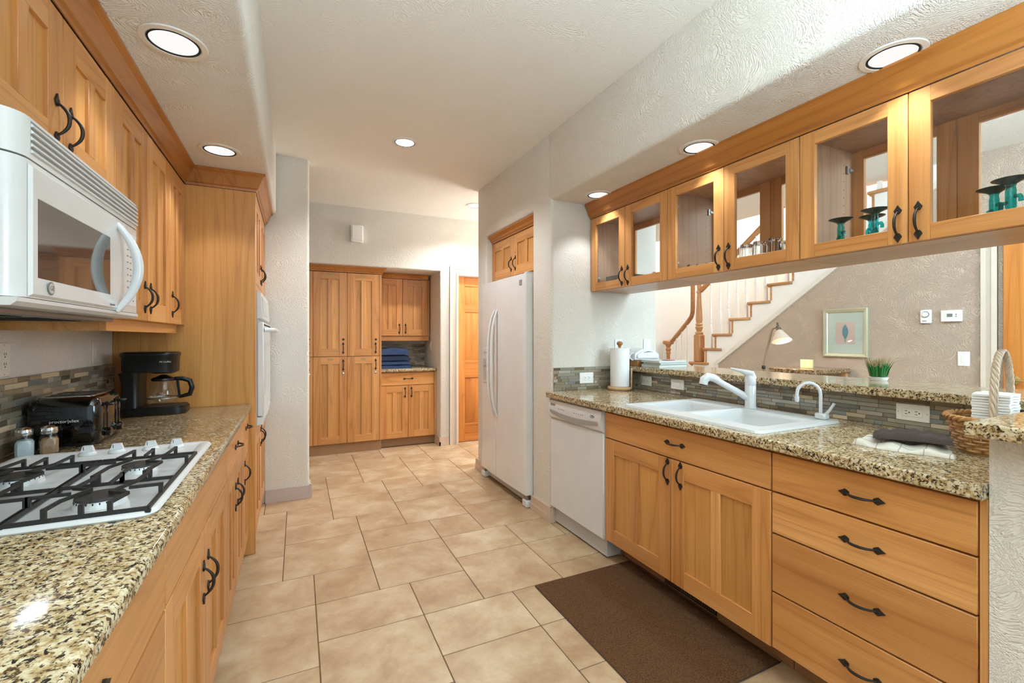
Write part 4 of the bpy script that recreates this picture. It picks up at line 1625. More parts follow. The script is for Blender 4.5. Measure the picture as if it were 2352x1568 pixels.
LV = [(0.2155, 0.003), (0.23, 0.002), (0.29, 0.0), (0.300, -0.004), (0.310, -0.004), (0.316, 0.002)]
vs = []
for z, ins in LV:
    vs += [(x, y, z) for x, y in round_rect(-0.130 + ins, 0.100 - ins, -0.088 + ins, 0.088 - ins, 0.06)]
n = len(vs) // len(LV)
fs = [(i * n + j, i * n + (j + 1) % n, (i + 1) * n + (j + 1) % n, (i + 1) * n + j) for i in range(len(LV) - 1) for j in range(n)]
fs += [tuple(range(n - 1, -1, -1)), tuple((len(LV) - 1) * n + j for j in range(n))]
b.add(vs, fs)
hd = b.build('brew_head', DARK, cm, smooth=0.9)
text('lettering', 'Mr.Coffee', 0.0115, hd, (0.060, -0.0868, 0.268), (PI / 2, 0, 0.25), INKW, shear=0.25)
b = MB()
b.lathe([(0.050, 0.2068), (0.062, 0.2150)], 24, (0.035, 0, 0))
b.build('filter_ring', STEEL, cm)
b = MB()
b.lathe([(0.050, 0), (0.062, 0.006), (0.067, 0.03), (0.064, 0.07), (0.052, 0.112), (0.048, 0.122)], 28, (0.035, 0, 0.046), cap=False)
cf = b.build('carafe', GLASS, cm)
b = MB()
b.lathe([(0.050, 0.0), (0.052, 0.004), (0.05, 0.012), (0.03, 0.020), (0.012, 0.030)], 24, (0.035, 0, 0.168))
b.build('carafe_lid', DARK, cf)
b = MB()
b.tube([(0.080, 0, 0.176), (0.115, 0, 0.176), (0.148, 0, 0.164), (0.158, 0, 0.128), (0.148, 0, 0.092), (0.102, 0, 0.080)], [0.010, 0.012, 0.013, 0.0125, 0.012, 0.008], 10)
b.bar((0.094, 0, 0.172), (0.104, 0, 0.082), 0.016, 0.010)
b.build('carafe_handle', DARK, cf)
b = MB()
b.lathe([(0.0675, 0.062), (0.0675, 0.067)], 28, (0.035, 0, 0.016), cap=False)
b.build('carafe_band', STEEL, cf)
text('carafe_lettering', 'Mr.Coffee', 0.013, cf, (0.018, -0.0655, 0.092), (PI / 2, 0, 0), INKW, shear=0.25)
for i in range(5):
    b = MB()
    b.box(0.048, 0.056 + 0.003 * (i % 2), -0.064, -0.0635, 0.088 + i * 0.014, 0.0892 + i * 0.014)
    b.build('level_mark', INKW, cf, smooth=0)
for x_, y_ in ((0.098, -0.035), (0.112, 0.012)):
    b = MB()
    b.lathe([(0.013, 0.0421), (0.013, 0.0431), (0.010, 0.0433), (0.010, 0.0425)], 18, (x_, y_, 0), cap=False)
    b.build('button_ring', plain('button_grey', '#5A5958', 0.4), cb)


# ------------------------------------------------------------------ plates, outlets, devices on walls
def plate(name, label, cat, loc, rz, w, h, kind, mat=PLATE):
    """wall plate; local y=0 is the wall, front towards -y"""
    t = thing(name, label, cat, loc, rz)
    b = MB()
    b.cbox(-w / 2, w / 2, -0.006, -0.0003, -h / 2, h / 2, 0.0025)
    b.build('plate', mat, t)
    hor = w > h
    iw, ih = (0.066, 0.033) if hor else (0.033, 0.066)
    b = MB()
    b.cbox(-iw / 2, iw / 2, -0.0078, -0.006, -ih / 2, ih / 2, 0.001)
    ins = b.build('insert', mat, t)
    if kind == 'outlet':
        for s in (-1, 1):
            cx, cz = (s * 0.0165, 0) if hor else (0, s * 0.0165)
            b = MB()
            for q in (-1, 1):
                if hor:
                    b.box(cx - 0.007, cx + 0.001, -0.0082, -0.0077, q * 0.006 - 0.0011, q * 0.006 + 0.0011)
                else:
                    b.box(q * 0.006 - 0.0011, q * 0.006 + 0.0011, -0.0082, -0.0077, cz - 0.001, cz + 0.007)
            b.build('slots', SHADOWB, ins, smooth=0)
            b = MB()
            b.lathe([(0.0026, 0), (0.0026, -0.0005)], 10, ((cx + 0.007, -0.0077, cz) if hor else (cx, -0.0077, cz - 0.007)), axis='y')
            b.build('ground_hole', SHADOWB, ins)
    elif kind == 'switch':
        b = MB()
        if hor:
            b.prism([(-0.0078, -0.011), (-0.010, 0.0), (-0.0078, 0.011)], 'x', -0.026, 0.026)
        else:
            b.prism([(-0.0078, -0.026), (-0.011, 0.004), (-0.0078, 0.026)], 'x', -0.011, 0.011)
        b.build('rocker', mat, ins)
    elif kind == 'dimmer':
        b = MB()
        b.box(-0.011, 0.011, -0.0095, -0.0078, -0.026, 0.010)
        b.build('paddle', mat, ins, smooth=0)
        b = MB()
        b.box(-0.013, 0.013, -0.011, -0.0078, 0.014, 0.021)
        b.build('slider', mat, ins, smooth=0)
    for s in (-1, 1):
        b = MB()
        b.lathe([(0.0022, 0), (0.0022, -0.0006)], 8, ((s * (w / 2 - 0.008), -0.006, 0) if hor else (0, -0.006, s * (h / 2 - 0.008))), axis='y')
        b.build('screw', STEEL, t)
    return t


plate('outlet', 'white duplex outlet on the left wall behind the shakers', 'outlet', (XL, 2.075, 1.205), RL, 0.07, 0.114, 'outlet', PLATEC)
plate('light_switch', 'cream switch plate on the left wall near coffee maker', 'switch', (XL, 2.835, 1.208), RL, 0.072, 0.112, 'switch', PLATEC)
SPX = 2.262 - 0.0092
plate('outlet', 'white duplex outlet in the backsplash behind paper towels', 'outlet', (SPX, 2.500, 0.970), RR, 0.112, 0.068, 'outlet')
plate('light_switch', 'white rocker switch in the backsplash left of the faucet', 'switch', (SPX, 2.205, 0.972), RR, 0.112, 0.066, 'switch')
plate('outlet', 'cream duplex outlet in the backsplash right of the sink', 'outlet', (SPX, 0.955, 0.975), RR, 0.112, 0.068, 'outlet', PLATEC)
plate('outlet', 'white duplex outlet in the end wall mosaic above the dishwasher', 'outlet', (1.885, YE - 0.0092, 0.988), 0, 0.118, 0.078, 'outlet')
plate('light_switch', 'white switch plate on the wall behind the paper towel knob', 'switch', (2.181, YE, 1.210), 0, 0.070, 0.112, 'switch')
plate('light_switch', 'white switch plate on the wall behind the telephone', 'switch', (2.455, YE, 1.212), 0, 0.070, 0.112, 'switch')
plate('light_switch', 'cream switch plate on the alcove side wall by the towels', 'switch', (1.54, 5.62, 1.17), RR, 0.07, 0.112, 'switch', PLATEC)
plate('dimmer_switch', 'white slide dimmer switch on the taupe wall below thermostat', 'switch', (XT, 1.687, 1.110), RR, 0.073, 0.114, 'dimmer')

th = thing('thermostat', 'white digital thermostat with small screen on the taupe wall', 'thermostat', (XT, 1.758, 1.452), RR)
b = MB()
n = 10
b.prism([(-0.062, 0.0), (-0.062, -0.022)] + [(-0.062 + 0.124 * i / n, -0.022 - 0.007 * math.sin(PI * i / n)) for i in range(1, n)] + [(0.062, -0.022), (0.062, 0.0)], 'z', -0.045, 0.045)
b.build('case', PLATE, th)
b = MB()
b.box(-0.022, 0.012, -0.0305, -0.028, -0.009, 0.017)
b.build('screen', plain('lcd_grey', '#7C7F76', 0.25), th, smooth=0)
for z in (0.010, -0.006):
    b = MB()
    b.box(0.030, 0.037, -0.029, -0.026, z - 0.004, z + 0.004)
    b.build('button', INK, th, smooth=0)
dl = thing('dial_thermostat', 'white rotary dial control on the taupe wall beside thermostat', 'thermostat', (XT, 1.921, 1.452), RR)
b = MB()
b.cbox(-0.037, 0.037, -0.022, -0.0005, -0.057, 0.057, 0.006)
b.build('case', PLATE, dl)
b = MB()
b.lathe([(0.026, 0), (0.026, -0.002)], 24, (0, -0.022, 0.017), axis='y')
b.build('dial_ring', INK, dl)
b = MB()
b.lathe([(0.021, 0), (0.020, -0.013), (0.014, -0.015)], 24, (0, -0.024, 0.017), axis='y')
b.build('dial', PLATE, dl)
b = MB()
b.box(-0.022, 0.008, -0.0228, -0.022, -0.040, -0.034)
b.build('marking', INK, dl, smooth=0)

al = thing('door_chime', 'white rectangular chime box high on the back wall', 'chime', (0.598, YB, 2.405), 0)
b = MB()
b.cbox(-0.064, 0.064, -0.045, -0.0005, -0.093, 0.093, 0.006)
b.cbox(-0.050, 0.055, -0.050, -0.045, -0.070, 0.082, 0.003)
b.build('case', PLATE, al)
for i in range(5):
    b = MB()
    b.box(-0.0648, -0.0638, -0.035, -0.012, -0.03 + i * 0.014, -0.024 + i * 0.014)
    b.build('slot', SHADOWB, al, smooth=0)

# framed print
pf = thing('framed_print', 'silver framed print of a single blue leaf on taupe wall', 'picture', (XT, 2.536, 1.322), RR)
FRM = plain('champagne_silver_frame', '#C9C8AE', 0.3, 0.55)
w, h = 0.196, 0.233
b = MB()
prof = [(0.0, 0.0), (0.0, -0.024), (0.010, -0.030), (0.024, -0.024), (0.034, -0.020), (0.040, -0.010), (0.040, 0.0)]
for k_, (sx, sz) in enumerate(((1, 0), (0, 1), (-1, 0), (0, -1))):
    A = [(-w, -h), (w, -h), (w, h), (-w, h)][k_]
    B_ = [(w, -h), (w, h), (-w, h), (-w, -h)][k_]
    vs = []
    for (px, pz), sgn in ((A, 1), (B_, -1)):
        for o_, y_ in prof:
            inx, inz = -math.copysign(o_, px), -math.copysign(o_, pz)
            vs.append((px + inx, y_ - 0.0005, pz + inz))
    q = len(prof)
    b.add(vs, [(j, (j + 1) % q, q + (j + 1) % q, q + j) for j in range(q)])
b.build('frame', FRM, pf, smooth=0.5)
b = MB()
b.box(-w + 0.038, w - 0.038, -0.008, -0.002, -h + 0.038, h - 0.038)
b.build('mat_board', plain('sage_mat_board', '#B9C2B5', 0.6), pf, smooth=0)
b = MB()
b.box(-0.083, 0.083, -0.0105, -0.008, -0.104, 0.104)
sh = b.build('paper', plain('pink_wash_paper', '#C9AFA2', 0.8), pf, smooth=0)
b = MB()
lf = []
for i in range(13):
    t_ = i / 12
    lf.append((0.026 * math.sin(PI * t_) ** 0.8, -0.062 + 0.145 * t_))
poly = lf + [(-x, z) for x, z in lf[-2:0:-1]]
b.prism(poly, 'y', -0.0115, -0.0105)
b.box(-0.0025, 0.0025, -0.0115, -0.0105, -0.09, -0.055)
b.build('leaf', plain('teal_ink', '#5E8C90', 0.7), sh, smooth=0)
b = MB()
b.box(-w + 0.039, w - 0.039, -0.0145, -0.0125, -h + 0.039, h - 0.039)
b.build('glazing', PANE, pf, smooth=0)


# ------------------------------------------------------------------ recessed lights
def downlight(label, x, y, z, power, hi=False, r=0.072):
    t = thing('recessed_light', label, 'ceiling light', (x, y, z))
    b = MB()
    b.lathe([(r + 0.022, -0.0006), (r + 0.020, -0.005), (r + 0.004, -0.006), (r, -0.001), (r, 0.0)], 36, cap=False)
    b.build('trim_ring', plain('light_trim_paint', '#E9E2D6', 0.5), t)
    b = MB()
    b.lathe([(r, -0.0045), (r - 0.005, -0.0055), (r - 0.006, -0.001)], 36, cap=False)
    b.build('gasket', SHADOWB, t)
    b = MB()
    b.lathe([(0.001, -0.0035), (0.03, -0.0033), (r - 0.006, -0.002)], 36)
    b.build('lens', LENS_HI if hi else LENS, t)
    l = bpy.data.lights.new('downlight', 'SPOT')
    l.energy, l.spot_size, l.spot_blend, l.shadow_soft_size = power, math.radians(140 if hi else 96), 0.55 if hi else 0.35, 0.05
    l.color = (0.89, 0.955, 1.0)
    o = bpy.data.objects.new('downlight', l)
    COL.objects.link(o)
    o.location = (0, 0, -0.02)
    o.parent = t
    return t


PW = 9.5
downlight('recessed light in left soffit above the microwave cabinets', -0.357, 1.796, ZS, PW * 0.65)
downlight('recessed light in left soffit near the tall oven cabinet', -0.352, 2.731, ZS, PW * 0.75)
downlight('bright recessed light in the middle of the main ceiling', 0.716, 3.316, ZC, 62, True)
downlight('bright recessed light in the far ceiling over the hall door', 1.738, 4.583, ZC, 62, True)
downlight('recessed light in right soffit nearest the camera', 1.826, 0.830, ZS, PW)
downlight('recessed light in right soffit above the middle glass cabinet', 1.828, 1.650, ZS, PW)
downlight('recessed light in right soffit nearest the fridge wall', 1.830, 2.489, ZS, PW)

# ------------------------------------------------------------------ staircase seen over the bar
st = thing('staircase', 'white staircase with oak treads, newel post and balusters', 'staircase', (0, 0, 0))
NOS = {0: (4.44, 0.957), 1: (4.21, 1.143), 2: (4.066, 1.325), 3: (3.823, 1.512), 4: (3.574, 1.689), 5: (3.33, 1.875)}
for i in range(6, 12):
    NOS[i] = (3.33 - 0.246 * (i - 5), 1.875 + 0.184 * (i - 5))
for i in range(-1, -5, -1):
    NOS[i] = (4.44 - 0.246 * i, 0.957 + 0.184 * i)
WPAINT = plain('white_stair_paint', '#F0EDE7', 0.4)
poly = []
ks = sorted(NOS)
for i in [k for k in ks if k >= 0]:
    y, z = NOS[i]
    zp = NOS[i - 1][1]
    poly += [(y - 0.03, zp - 0.031), (y - 0.03, z - 0.031)]
ye = NOS[11][0] - 0.27
poly += [(ye, NOS[11][1] - 0.031), (ye, min(NOS[11][1] - 0.1, 0.945 + sl * (3.985 - ye)))]
for yy in (ytop + 0.02, 3.985):
    poly.append((yy, 0.945 + sl * (3.985 - yy) + 0.002))
poly += [(3.986, 0.01), (4.41, 0.01)]
b = MB()
b.prism(poly, 'x', XT + 0.001, XT + 0.05)
b.build('stringer_wall', WPAINT, st, smooth=0)
for i in ks:
    y, z = NOS[i]
    yb = min(y - 0.275, 9)
    if i == 0:
        yb = 4.13
    b = MB()
    b.cbox(XT - 0.03, 5.775, yb, y, z - 0.03, z, 0.007)
    b.cbox(XT - 0.018, 5.775, y - 0.05, y - 0.012, z - 0.044, z - 0.0295, 0.003)
    b.build('tread', OAK_Y, st)
    if i > min(ks):
        b = MB()
        b.box(XT - 0.006, 5.77, y - 0.048, y - 0.028, NOS[i - 1][1] + 0.0005, z - 0.0305)
        b.build('riser', OAK_Y, st, smooth=0)


def baluster(y, z, h):
    b = MB()
    s_ = 0.017
    b.cbox(XT + 0.05 - s_, XT + 0.05 + s_, y - s_, y + s_, z + 0.0005, z + 0.27, 0.002)
    b.lathe([(0.010, 0.27), (0.014, 0.28), (0.014, 0.29), (0.009, 0.30), (0.016, 0.325), (0.0165, 0.34), (0.010, 0.365), (0.014, 0.375), (0.010, 0.385), (0.0145, 0.42), (0.0095, h)], 10, (XT + 0.05, y, z))
    b.build('baluster', WPAINT, st)


def rail_z(y):
    return 0.957 + 0.92 + (4.32 - y) * 0.748


for i in range(0, 10):
    y, z = NOS[i]
    for dy in ((-0.065, -0.185) if i > 1 else (-0.07,)):
        if i == 0:
            continue
        baluster(y + dy, z, rail_z(y + dy) - z - 0.02)
b = MB()
ny, nz = 4.325, 0.957
b.cbox(XT + 0.045 - 0.052, XT + 0.045 + 0.052, ny - 0.052, ny + 0.052, nz + 0.0005, nz + 0.36, 0.012)
b.lathe([(0.045, 0.36), (0.050, 0.37), (0.050, 0.385), (0.030, 0.40), (0.046, 0.44), (0.048, 0.455), (0.036, 0.475), (0.046, 0.485), (0.046, 0.497), (0.034, 0.51), (0.043, 0.56), (0.026, 0.90), (0.034, 0.91), (0.034, 0.93), (0.024, 0.94), (0.03, 1.02)], 18, (XT + 0.045, ny, nz))
b.build('newel_post', OAK_Z, st)
b = MB()
b.tube([(XT + 0.05, 4.30, rail_z(4.30)), (XT + 0.05, 3.2, rail_z(3.2)), (XT + 0.05, 2.0, rail_z(2.0))], 0.030, 10, flat=1.1)
b.build('handrail', OAK_Y, st)
# lower flight: goose-neck rail, volute newel and thin balusters
b = MB()
XQ = 4.98
pts = [(XQ, 4.60, 2.05), (XQ, 4.60, 1.72), (XQ, 4.605, 1.62), (XQ, 4.63, 1.56), (XQ, 4.68, 1.505), (XQ, 4.84, 1.355), (XQ, 4.98, 1.225), (XQ, 5.06, 1.205)]
b.tube(pts, 0.030, 10)
b.build('handrail', OAK_Y, st)
b = MB()
b.lathe([(0.026, 0.0), (0.026, 0.42), (0.036, 0.45), (0.028, 0.47), (0.040, 0.50), (0.028, 0.53), (0.045, 0.57), (0.075, 0.58), (0.08, 0.60), (0.078, 0.625), (0.07, 0.632)], 18, (XQ, 5.06, 0.60))
b.build('newel_post', OAK_Z, st)
for yy in (4.70, 4.80, 4.90, 5.16):
    b = MB()
    b.lathe([(0.012, 0.4), (0.009, 0.7), (0.009, 1.25 + max(0, (4.98 - yy)) * 0.9 - 0.04)], 8, (XQ, yy, 0))
    b.build('baluster', WPAINT, st)
b = MB()
b.box(XT + 0.1, 5.775, 4.42, 5.195, 0.0, 0.59)
b.build('landing', WPAINT, st, smooth=0)

# narrow desk, lamp and card against the taupe wall
dk = thing('console_table', 'narrow table with mottled brown stone top against the taupe wall', 'table', (4.45, 2.71, 0))
b = MB()
b.cbox(-0.28, 0.285, -0.23, 0.21, 0.945, 0.985, 0.006)
b.build('table_top', GRANITE2, dk)
for sx in (-0.24, 0.25):
    for sy in (-0.19, 0.17):
        b = MB()
        b.cbox(sx - 0.02, sx + 0.02, sy - 0.02, sy + 0.02, 0.0005, 0.9445, 0.003)
        b.build('leg', OAK_Z, dk)
cd = thing('card', 'small blank cream card standing on the brown stone table', 'card', (4.40, 2.69, 0.9855), RR)
b = MB()
b.cbox(-0.056, 0.056, -0.01, 0.01, 0.0, 0.082, 0.002)
b.build('card_panel', CREAM, cd)

lp = thing('floor_lamp', 'lit floor lamp with angled arm and cone shade behind bar', 'lamp', (4.2, 2.99, 0))
LAMPM = plain('tan_metal', '#A8917A', 0.4, 0.5)
b = MB()
b.lathe([(0.13, 0.0005), (0.13, 0.012), (0.03, 0.022), (0.011, 0.03), (0.011, 0.965)], 24)
b.build('base', LAMPM, lp)
b = MB()
b.lathe([(0.013, 0.965), (0.017, 0.97), (0.017, 0.992), (0.012, 1.0)], 12)
b.build('joint', DARK, lp)
b = MB()
b.tube([(0, 0.0, 0.995), (0, -0.02, 1.09), (0, -0.075, 1.31), (0, -0.084, 1.345), (0, -0.10, 1.368), (0, -0.135, 1.378)], 0.0105, 8)
b.build('arm', LAMPM, lp)
ax = Vector((-0.02, -0.042, -0.115)).normalized()
apex = Vector((0, -0.155, 1.365))
rot = Vector((0, 0, 1)).rotation_difference(ax).to_matrix().to_4x4()


def oriented(b_, o):
    b_.v = [tuple(o + (rot @ Vector(p))) for p in b_.v]
    return b_


b = MB()
b.lathe([(0.008, -0.06), (0.010, -0.05), (0.010, -0.012), (0.022, -0.004), (0.022, 0.02)], 16)
oriented(b, apex).build('socket', plain('lamp_socket', '#6F665C', 0.4, 0.7), lp)
b = MB()
b.lathe([(0.020, 0.018), (0.032, 0.03), (0.088, 0.130), (0.0865, 0.131), (0.030, 0.032), (0.018, 0.02)], 28, cap=False)
oriented(b, apex).build('shade', plain('pale_shade', '#D8C6B4', 0.5), lp)
b = MB()
b.lathe([(0.003, 0.03), (0.016, 0.04), (0.026, 0.07), (0.022, 0.088), (0.004, 0.098)], 16)
oriented(b, apex).build('bulb', emit('lit_bulb', (1.0, 0.86, 0.66), 9.0), lp)
l = bpy.data.lights.new('lamp_light', 'SPOT')
l.energy, l.color, l.shadow_soft_size, l.spot_size, l.spot_blend = 5.5, (1.0, 0.84, 0.66), 0.03, math.radians(130), 0.5
o = bpy.data.objects.new('lamp_light', l)
COL.objects.link(o)
o.location = apex + ax * 0.11
o.rotation_euler = Vector((0.45, -0.35, -0.8)).to_track_quat('-Z', 'Y').to_euler()
o.parent = lp

# ------------------------------------------------------------------ things on the bar and right counter
pth = thing('paper_towel_holder', 'wooden paper towel holder with ball knob on counter corner', 'holder', (2.095, 2.598, RCZ + 0.0005))
LW = wood('pale_beech', '#DDB78C', '#CFA477', '#BD8E60', 'X')
b = MB()
b.lathe([(0.084, 0.004), (0.088, 0.010), (0.088, 0.018), (0.084, 0.023)], 32)
b.lathe([(0.075, 0.0), (0.075, 0.004)], 24)
b.build('base', LW, pth)
b = MB()
b.lathe([(0.009, 0.023), (0.009, 0.308)], 12)
b.lathe([(0.008, 0.305), (0.014, 0.309), (0.010, 0.314), (0.019, 0.320), (0.023, 0.330), (0.019, 0.341), (0.008, 0.346)], 18)
b.build('post', wood('knob_wood', '#B9814B', '#A56D38', '#8A5626', 'X'), pth)
b = MB()
b.lathe([(0.007, 0.022), (0.007, 0.15), (0.003, 0.155)], 10, (0.0, -0.0, 0), )
b.v = [(x + 0.064, y - 0.050, z) for x, y, z in b.v]
b.build('side_rod', LW, pth)
pr = MB()
pr.lathe([(0.020, 0.0), (0.0655, 0.001), (0.067, 0.006), (0.067, 0.268), (0.0655, 0.273), (0.020, 0.274), (0.020, 0.0)], 40, cap=False)
tag(pr.build('paper_towel_roll', PAPER, None, (2.095, 2.598, RCZ + 0.0245)), 'white roll of paper towels on the wooden holder', 'paper towels')

bx = MB()
bx.cbox(2.215, 2.36, 2.55, 2.685, 1.0705, 1.112, 0.002)
tag(bx.build('wooden_box', wood('box_wood', '#B4814F', '#A56F3F', '#8E5B2E', 'X')), 'low brown wooden box under the telephone on the bar', 'box')
for i, (x0, x1, y0, y1, z0, z1, hx, lb) in enumerate((
        (2.24, 2.50, 2.36, 2.535, 1.0705, 1.090, '#C9D4D4', 'pale book at the bottom of the stack beside the telephone'),
        (2.245, 2.505, 2.355, 2.53, 1.0905, 1.103, '#5F8A93', 'teal edged book in the middle of the stack by telephone'),
        (2.238, 2.495, 2.36, 2.535, 1.1035, 1.117, '#D7DBDA', 'pale magazine on top of the stack beside the telephone'))):
    t = thing('book', lb, 'book', (0, 0, 0), 0, 'books on the bar')
    b = MB()
    b.box(x0 + 0.004, x1 - 0.004, y0 + 0.001, y1 - 0.004, z0 + 0.0022, z1 - 0.0022)
    b.build('pages', plain('page_edges', '#DAD8CD', 0.9), t, smooth=0)
    b = MB()
    b.box(x0, x1, y0, y1, z0, z0 + 0.002)
    b.box(x0, x1, y0, y1, z1 - 0.002, z1)
    b.box(x0, x1, y1 - 0.003, y1, z0 + 0.002, z1 - 0.002)
    b.build('cover', plain('book_cover_' + hx[1:], hx, 0.5), t, smooth=0)
rp = MB()
rp.cbox(2.33, 2.40, 2.375, 2.43, 1.1175, 1.1215, 0.001)
tag(rp.build('red_notepad', plain('red_card', '#B64A5B', 0.6)), 'small red card lying on top of the book stack', 'card')

ph = thing('telephone', 'white corded telephone resting on the wooden box', 'telephone', (2.315, 2.625, 1.1125))
PHW = plain('white_phone_plastic', '#E6E8EA', 0.3, coat=0.3)
b = MB()
N = 14
top, bot = [], []
for i in range(N + 1):
    t_ = i / N
    x = -0.098 + 0.225 * t_
    top.append((x, 0.022 + 0.064 * math.sin(PI * (0.12 + 0.80 * t_)) ** 0.9))
b.prism([(-0.098, 0.004), (0.127, 0.0005)] + top[::-1], 'y', -0.062, 0.062)
me = b.mesh('body', PHW, 0.9)
bm = bmesh.new()
bm.from_mesh(me)
bmesh.ops.bevel(bm, geom=[e for e in bm.edges if abs(abs(e.verts[0].co.y) - 0.062) < 1e-4 and abs(e.verts[0].co.y - e.verts[1].co.y) < 1e-4], offset=0.014, segments=3, affect='EDGES')
bm.to_mesh(me)
bm.free()
me.polygons.foreach_set('use_smooth', [True] * len(me.polygons))
put('body', me, ph)
b = MB()
b.tube([(-0.03, -0.0625, 0.055), (0.01, -0.0628, 0.062), (0.055, -0.0625, 0.060)], [0.001, 0.003, 0.001], 6)
b.build('grip_slot', DARK, ph)
b = MB()
pts = []
for i in range(150):
    t_ = i / 149
    a = t_ * 2 * PI * 24
    cxp = Vector((-0.105 - 0.030 * math.sin(PI * t_), -0.03, 0.055 - 0.055 * t_))
    pts.append((cxp.x + 0.006 * math.cos(a), cxp.y + 0.006 * math.sin(a), cxp.z))
b.tube(pts, 0.0018, 5)
b.build('coiled_cord', PHW, ph)
cr_ = MB()
pts = []
rg = random.Random(3)
for i in range(120):
    t_ = i / 119
    a = t_ * 2 * PI * 5
    rr = 0.022 + 0.012 * math.sin(a * 0.37)
    pts.append((2.205 + 0.4 * rr * math.cos(a) - 0.0, 2.508 + rr * math.cos(a + 0.6), RCZ + 0.004 + 0.055 + 0.052 * math.sin(a * 1.0) * (0.6 + 0.4 * math.cos(a * 0.21))))
cr_.tube(pts, 0.0022, 5)
tag(cr_.build('phone_cable', plain('grey_cable', '#8F8B82', 0.5)), 'tangled grey telephone cable hanging behind the paper towels', 'cable')

gp = thing('potted_grass', 'small artificial grass plant in low white pot on bar', 'plant', (2.565, 1.225, 1.0705))
b = MB()
b.lathe([(0.034, 0.0), (0.040, 0.014), (0.038, 0.016), (0.030, 0.015)], 24)
b.build('pot', PLATE, gp)
rg = random.Random(9)
g1, g2 = MB(), MB()
for i in range(260):
    a, r0 = rg.uniform(0, 2 * PI), 0.036 * math.sqrt(rg.random())
    lean = 0.010 + 0.75 * r0 + rg.uniform(-0.006, 0.006)
    hgt = rg.uniform(0.068, 0.10)
    x0, y0 = r0 * math.cos(a), r0 * math.sin(a)
    dx, dy = math.cos(a) * lean, math.sin(a) * lean
    sx, sy = -math.sin(a + rg.uniform(-1, 1)) * 0.0022, math.cos(a) * 0.0022
    P = lambda t_, w: [(x0 + dx * t_ ** 1.6 - sx * w, y0 + dy * t_ ** 1.6 - sy * w, 0.018 + hgt * t_), (x0 + dx * t_ ** 1.6 + sx * w, y0 + dy * t_ ** 1.6 + sy * w, 0.018 + hgt * t_)]
    a_, b_, c_, d_ = P(0, 1), P(0.4, 1.1), P(0.68, 0.8), P(1.0, 0.12)
    g1.add([a_[0], a_[1], b_[1], b_[0], c_[1], c_[0]], [(0, 1, 2, 3), (3, 2, 4, 5)])
    g2.add([c_[0], c_[1], d_[1], d_[0]], [(0, 1, 2, 3)])
tag(g1.build('grass_blades', plain('grass_green', '#2F7D3A', 0.6), gp, smooth=0), kind='stuff')
tag(g2.build('grass_tips', plain('grass_straw', '#B9A882', 0.7), gp, smooth=0), kind='stuff')

# wicker basket with napkins
bk = thing('wicker_basket', 'woven wicker basket with arched handle in the counter corner', 'basket', (2.040, 0.656, RCZ + 0.0005), 0.1)
WICK = wood('wicker', '#C79A62', '#B3814A', '#8E5F30', 'X', 0.6)
WICKH = wood('pale_wicker', '#CDB79E', '#B9A28A', '#9A8470', 'Z', 0.6)
b = MB()
b.prism([(0.098 * math.cos(2 * PI * i / 24), 0.078 * math.sin(2 * PI * i / 24)) for i in range(24)], 'z', 0.0, 0.008)
b.build('bottom', WICK, bk)
NS = 22
b = MB()
for i in range(NS):
    a = 2 * PI * i / NS
    b.tube([(0.096 * math.cos(a), 0.076 * math.sin(a), 0.006), (0.118 * math.cos(a), 0.092 * math.sin(a), 0.06), (0.132 * math.cos(a), 0.104 * math.sin(a), 0.112)], 0.0028, 5)
tag(b.build('stakes', WICK, bk), kind='stuff')
for lv in range(9):
    b = MB()
    z = 0.012 + lv * 0.0115
    t_ = z / 0.112
    rx, ry = 0.097 + 0.035 * t_, 0.077 + 0.027 * t_
    pts = []
    for i in range(NS * 4 + 1):
        a = 2 * PI * i / (NS * 4)
        wv = 0.0042 * math.cos(a * NS / 2 + lv * PI)
        pts.append(((rx + wv) * math.cos(a), (ry + wv) * math.sin(a), z))
    b.tube(pts, 0.0042, 5)
    b.build('weaver', WICK, bk)
b = MB()
for k_ in range(3):
    pts = []
    for i in range(73):
        a = 2 * PI * i / 72
        tw = a * 12 + k_ * 2 * PI / 3
        pts.append(((0.134 + 0.006 * math.cos(tw)) * math.cos(a), (0.106 + 0.006 * math.cos(tw)) * math.sin(a), 0.114 + 0.006 * math.sin(tw)))
    b.tube(pts, 0.0052, 5)
b.build('rim', WICK, bk)
b = MB()
for k_ in range(4):
    pts = []
    for i in range(61):
        s_ = i / 60
        a = PI * s_
        tw = s_ * 2 * PI * 7 + k_ * PI / 2
        ct_, cz_ = math.cos(a), math.sin(a) ** 0.75 if math.sin(a) > 0 else 0
        pts.append((0.040 + 0.096 * ct_ + 0.0055 * math.cos(tw), -0.015 + 0.0055 * math.sin(tw), 0.105 + 0.225 * cz_))
    b.tube(pts, 0.0056, 6)
b.build('arch_handle', WICKH, bk)
NAPM = plain('napkin_white', '#EEEBE4', 0.9)
rg = random.Random(2)


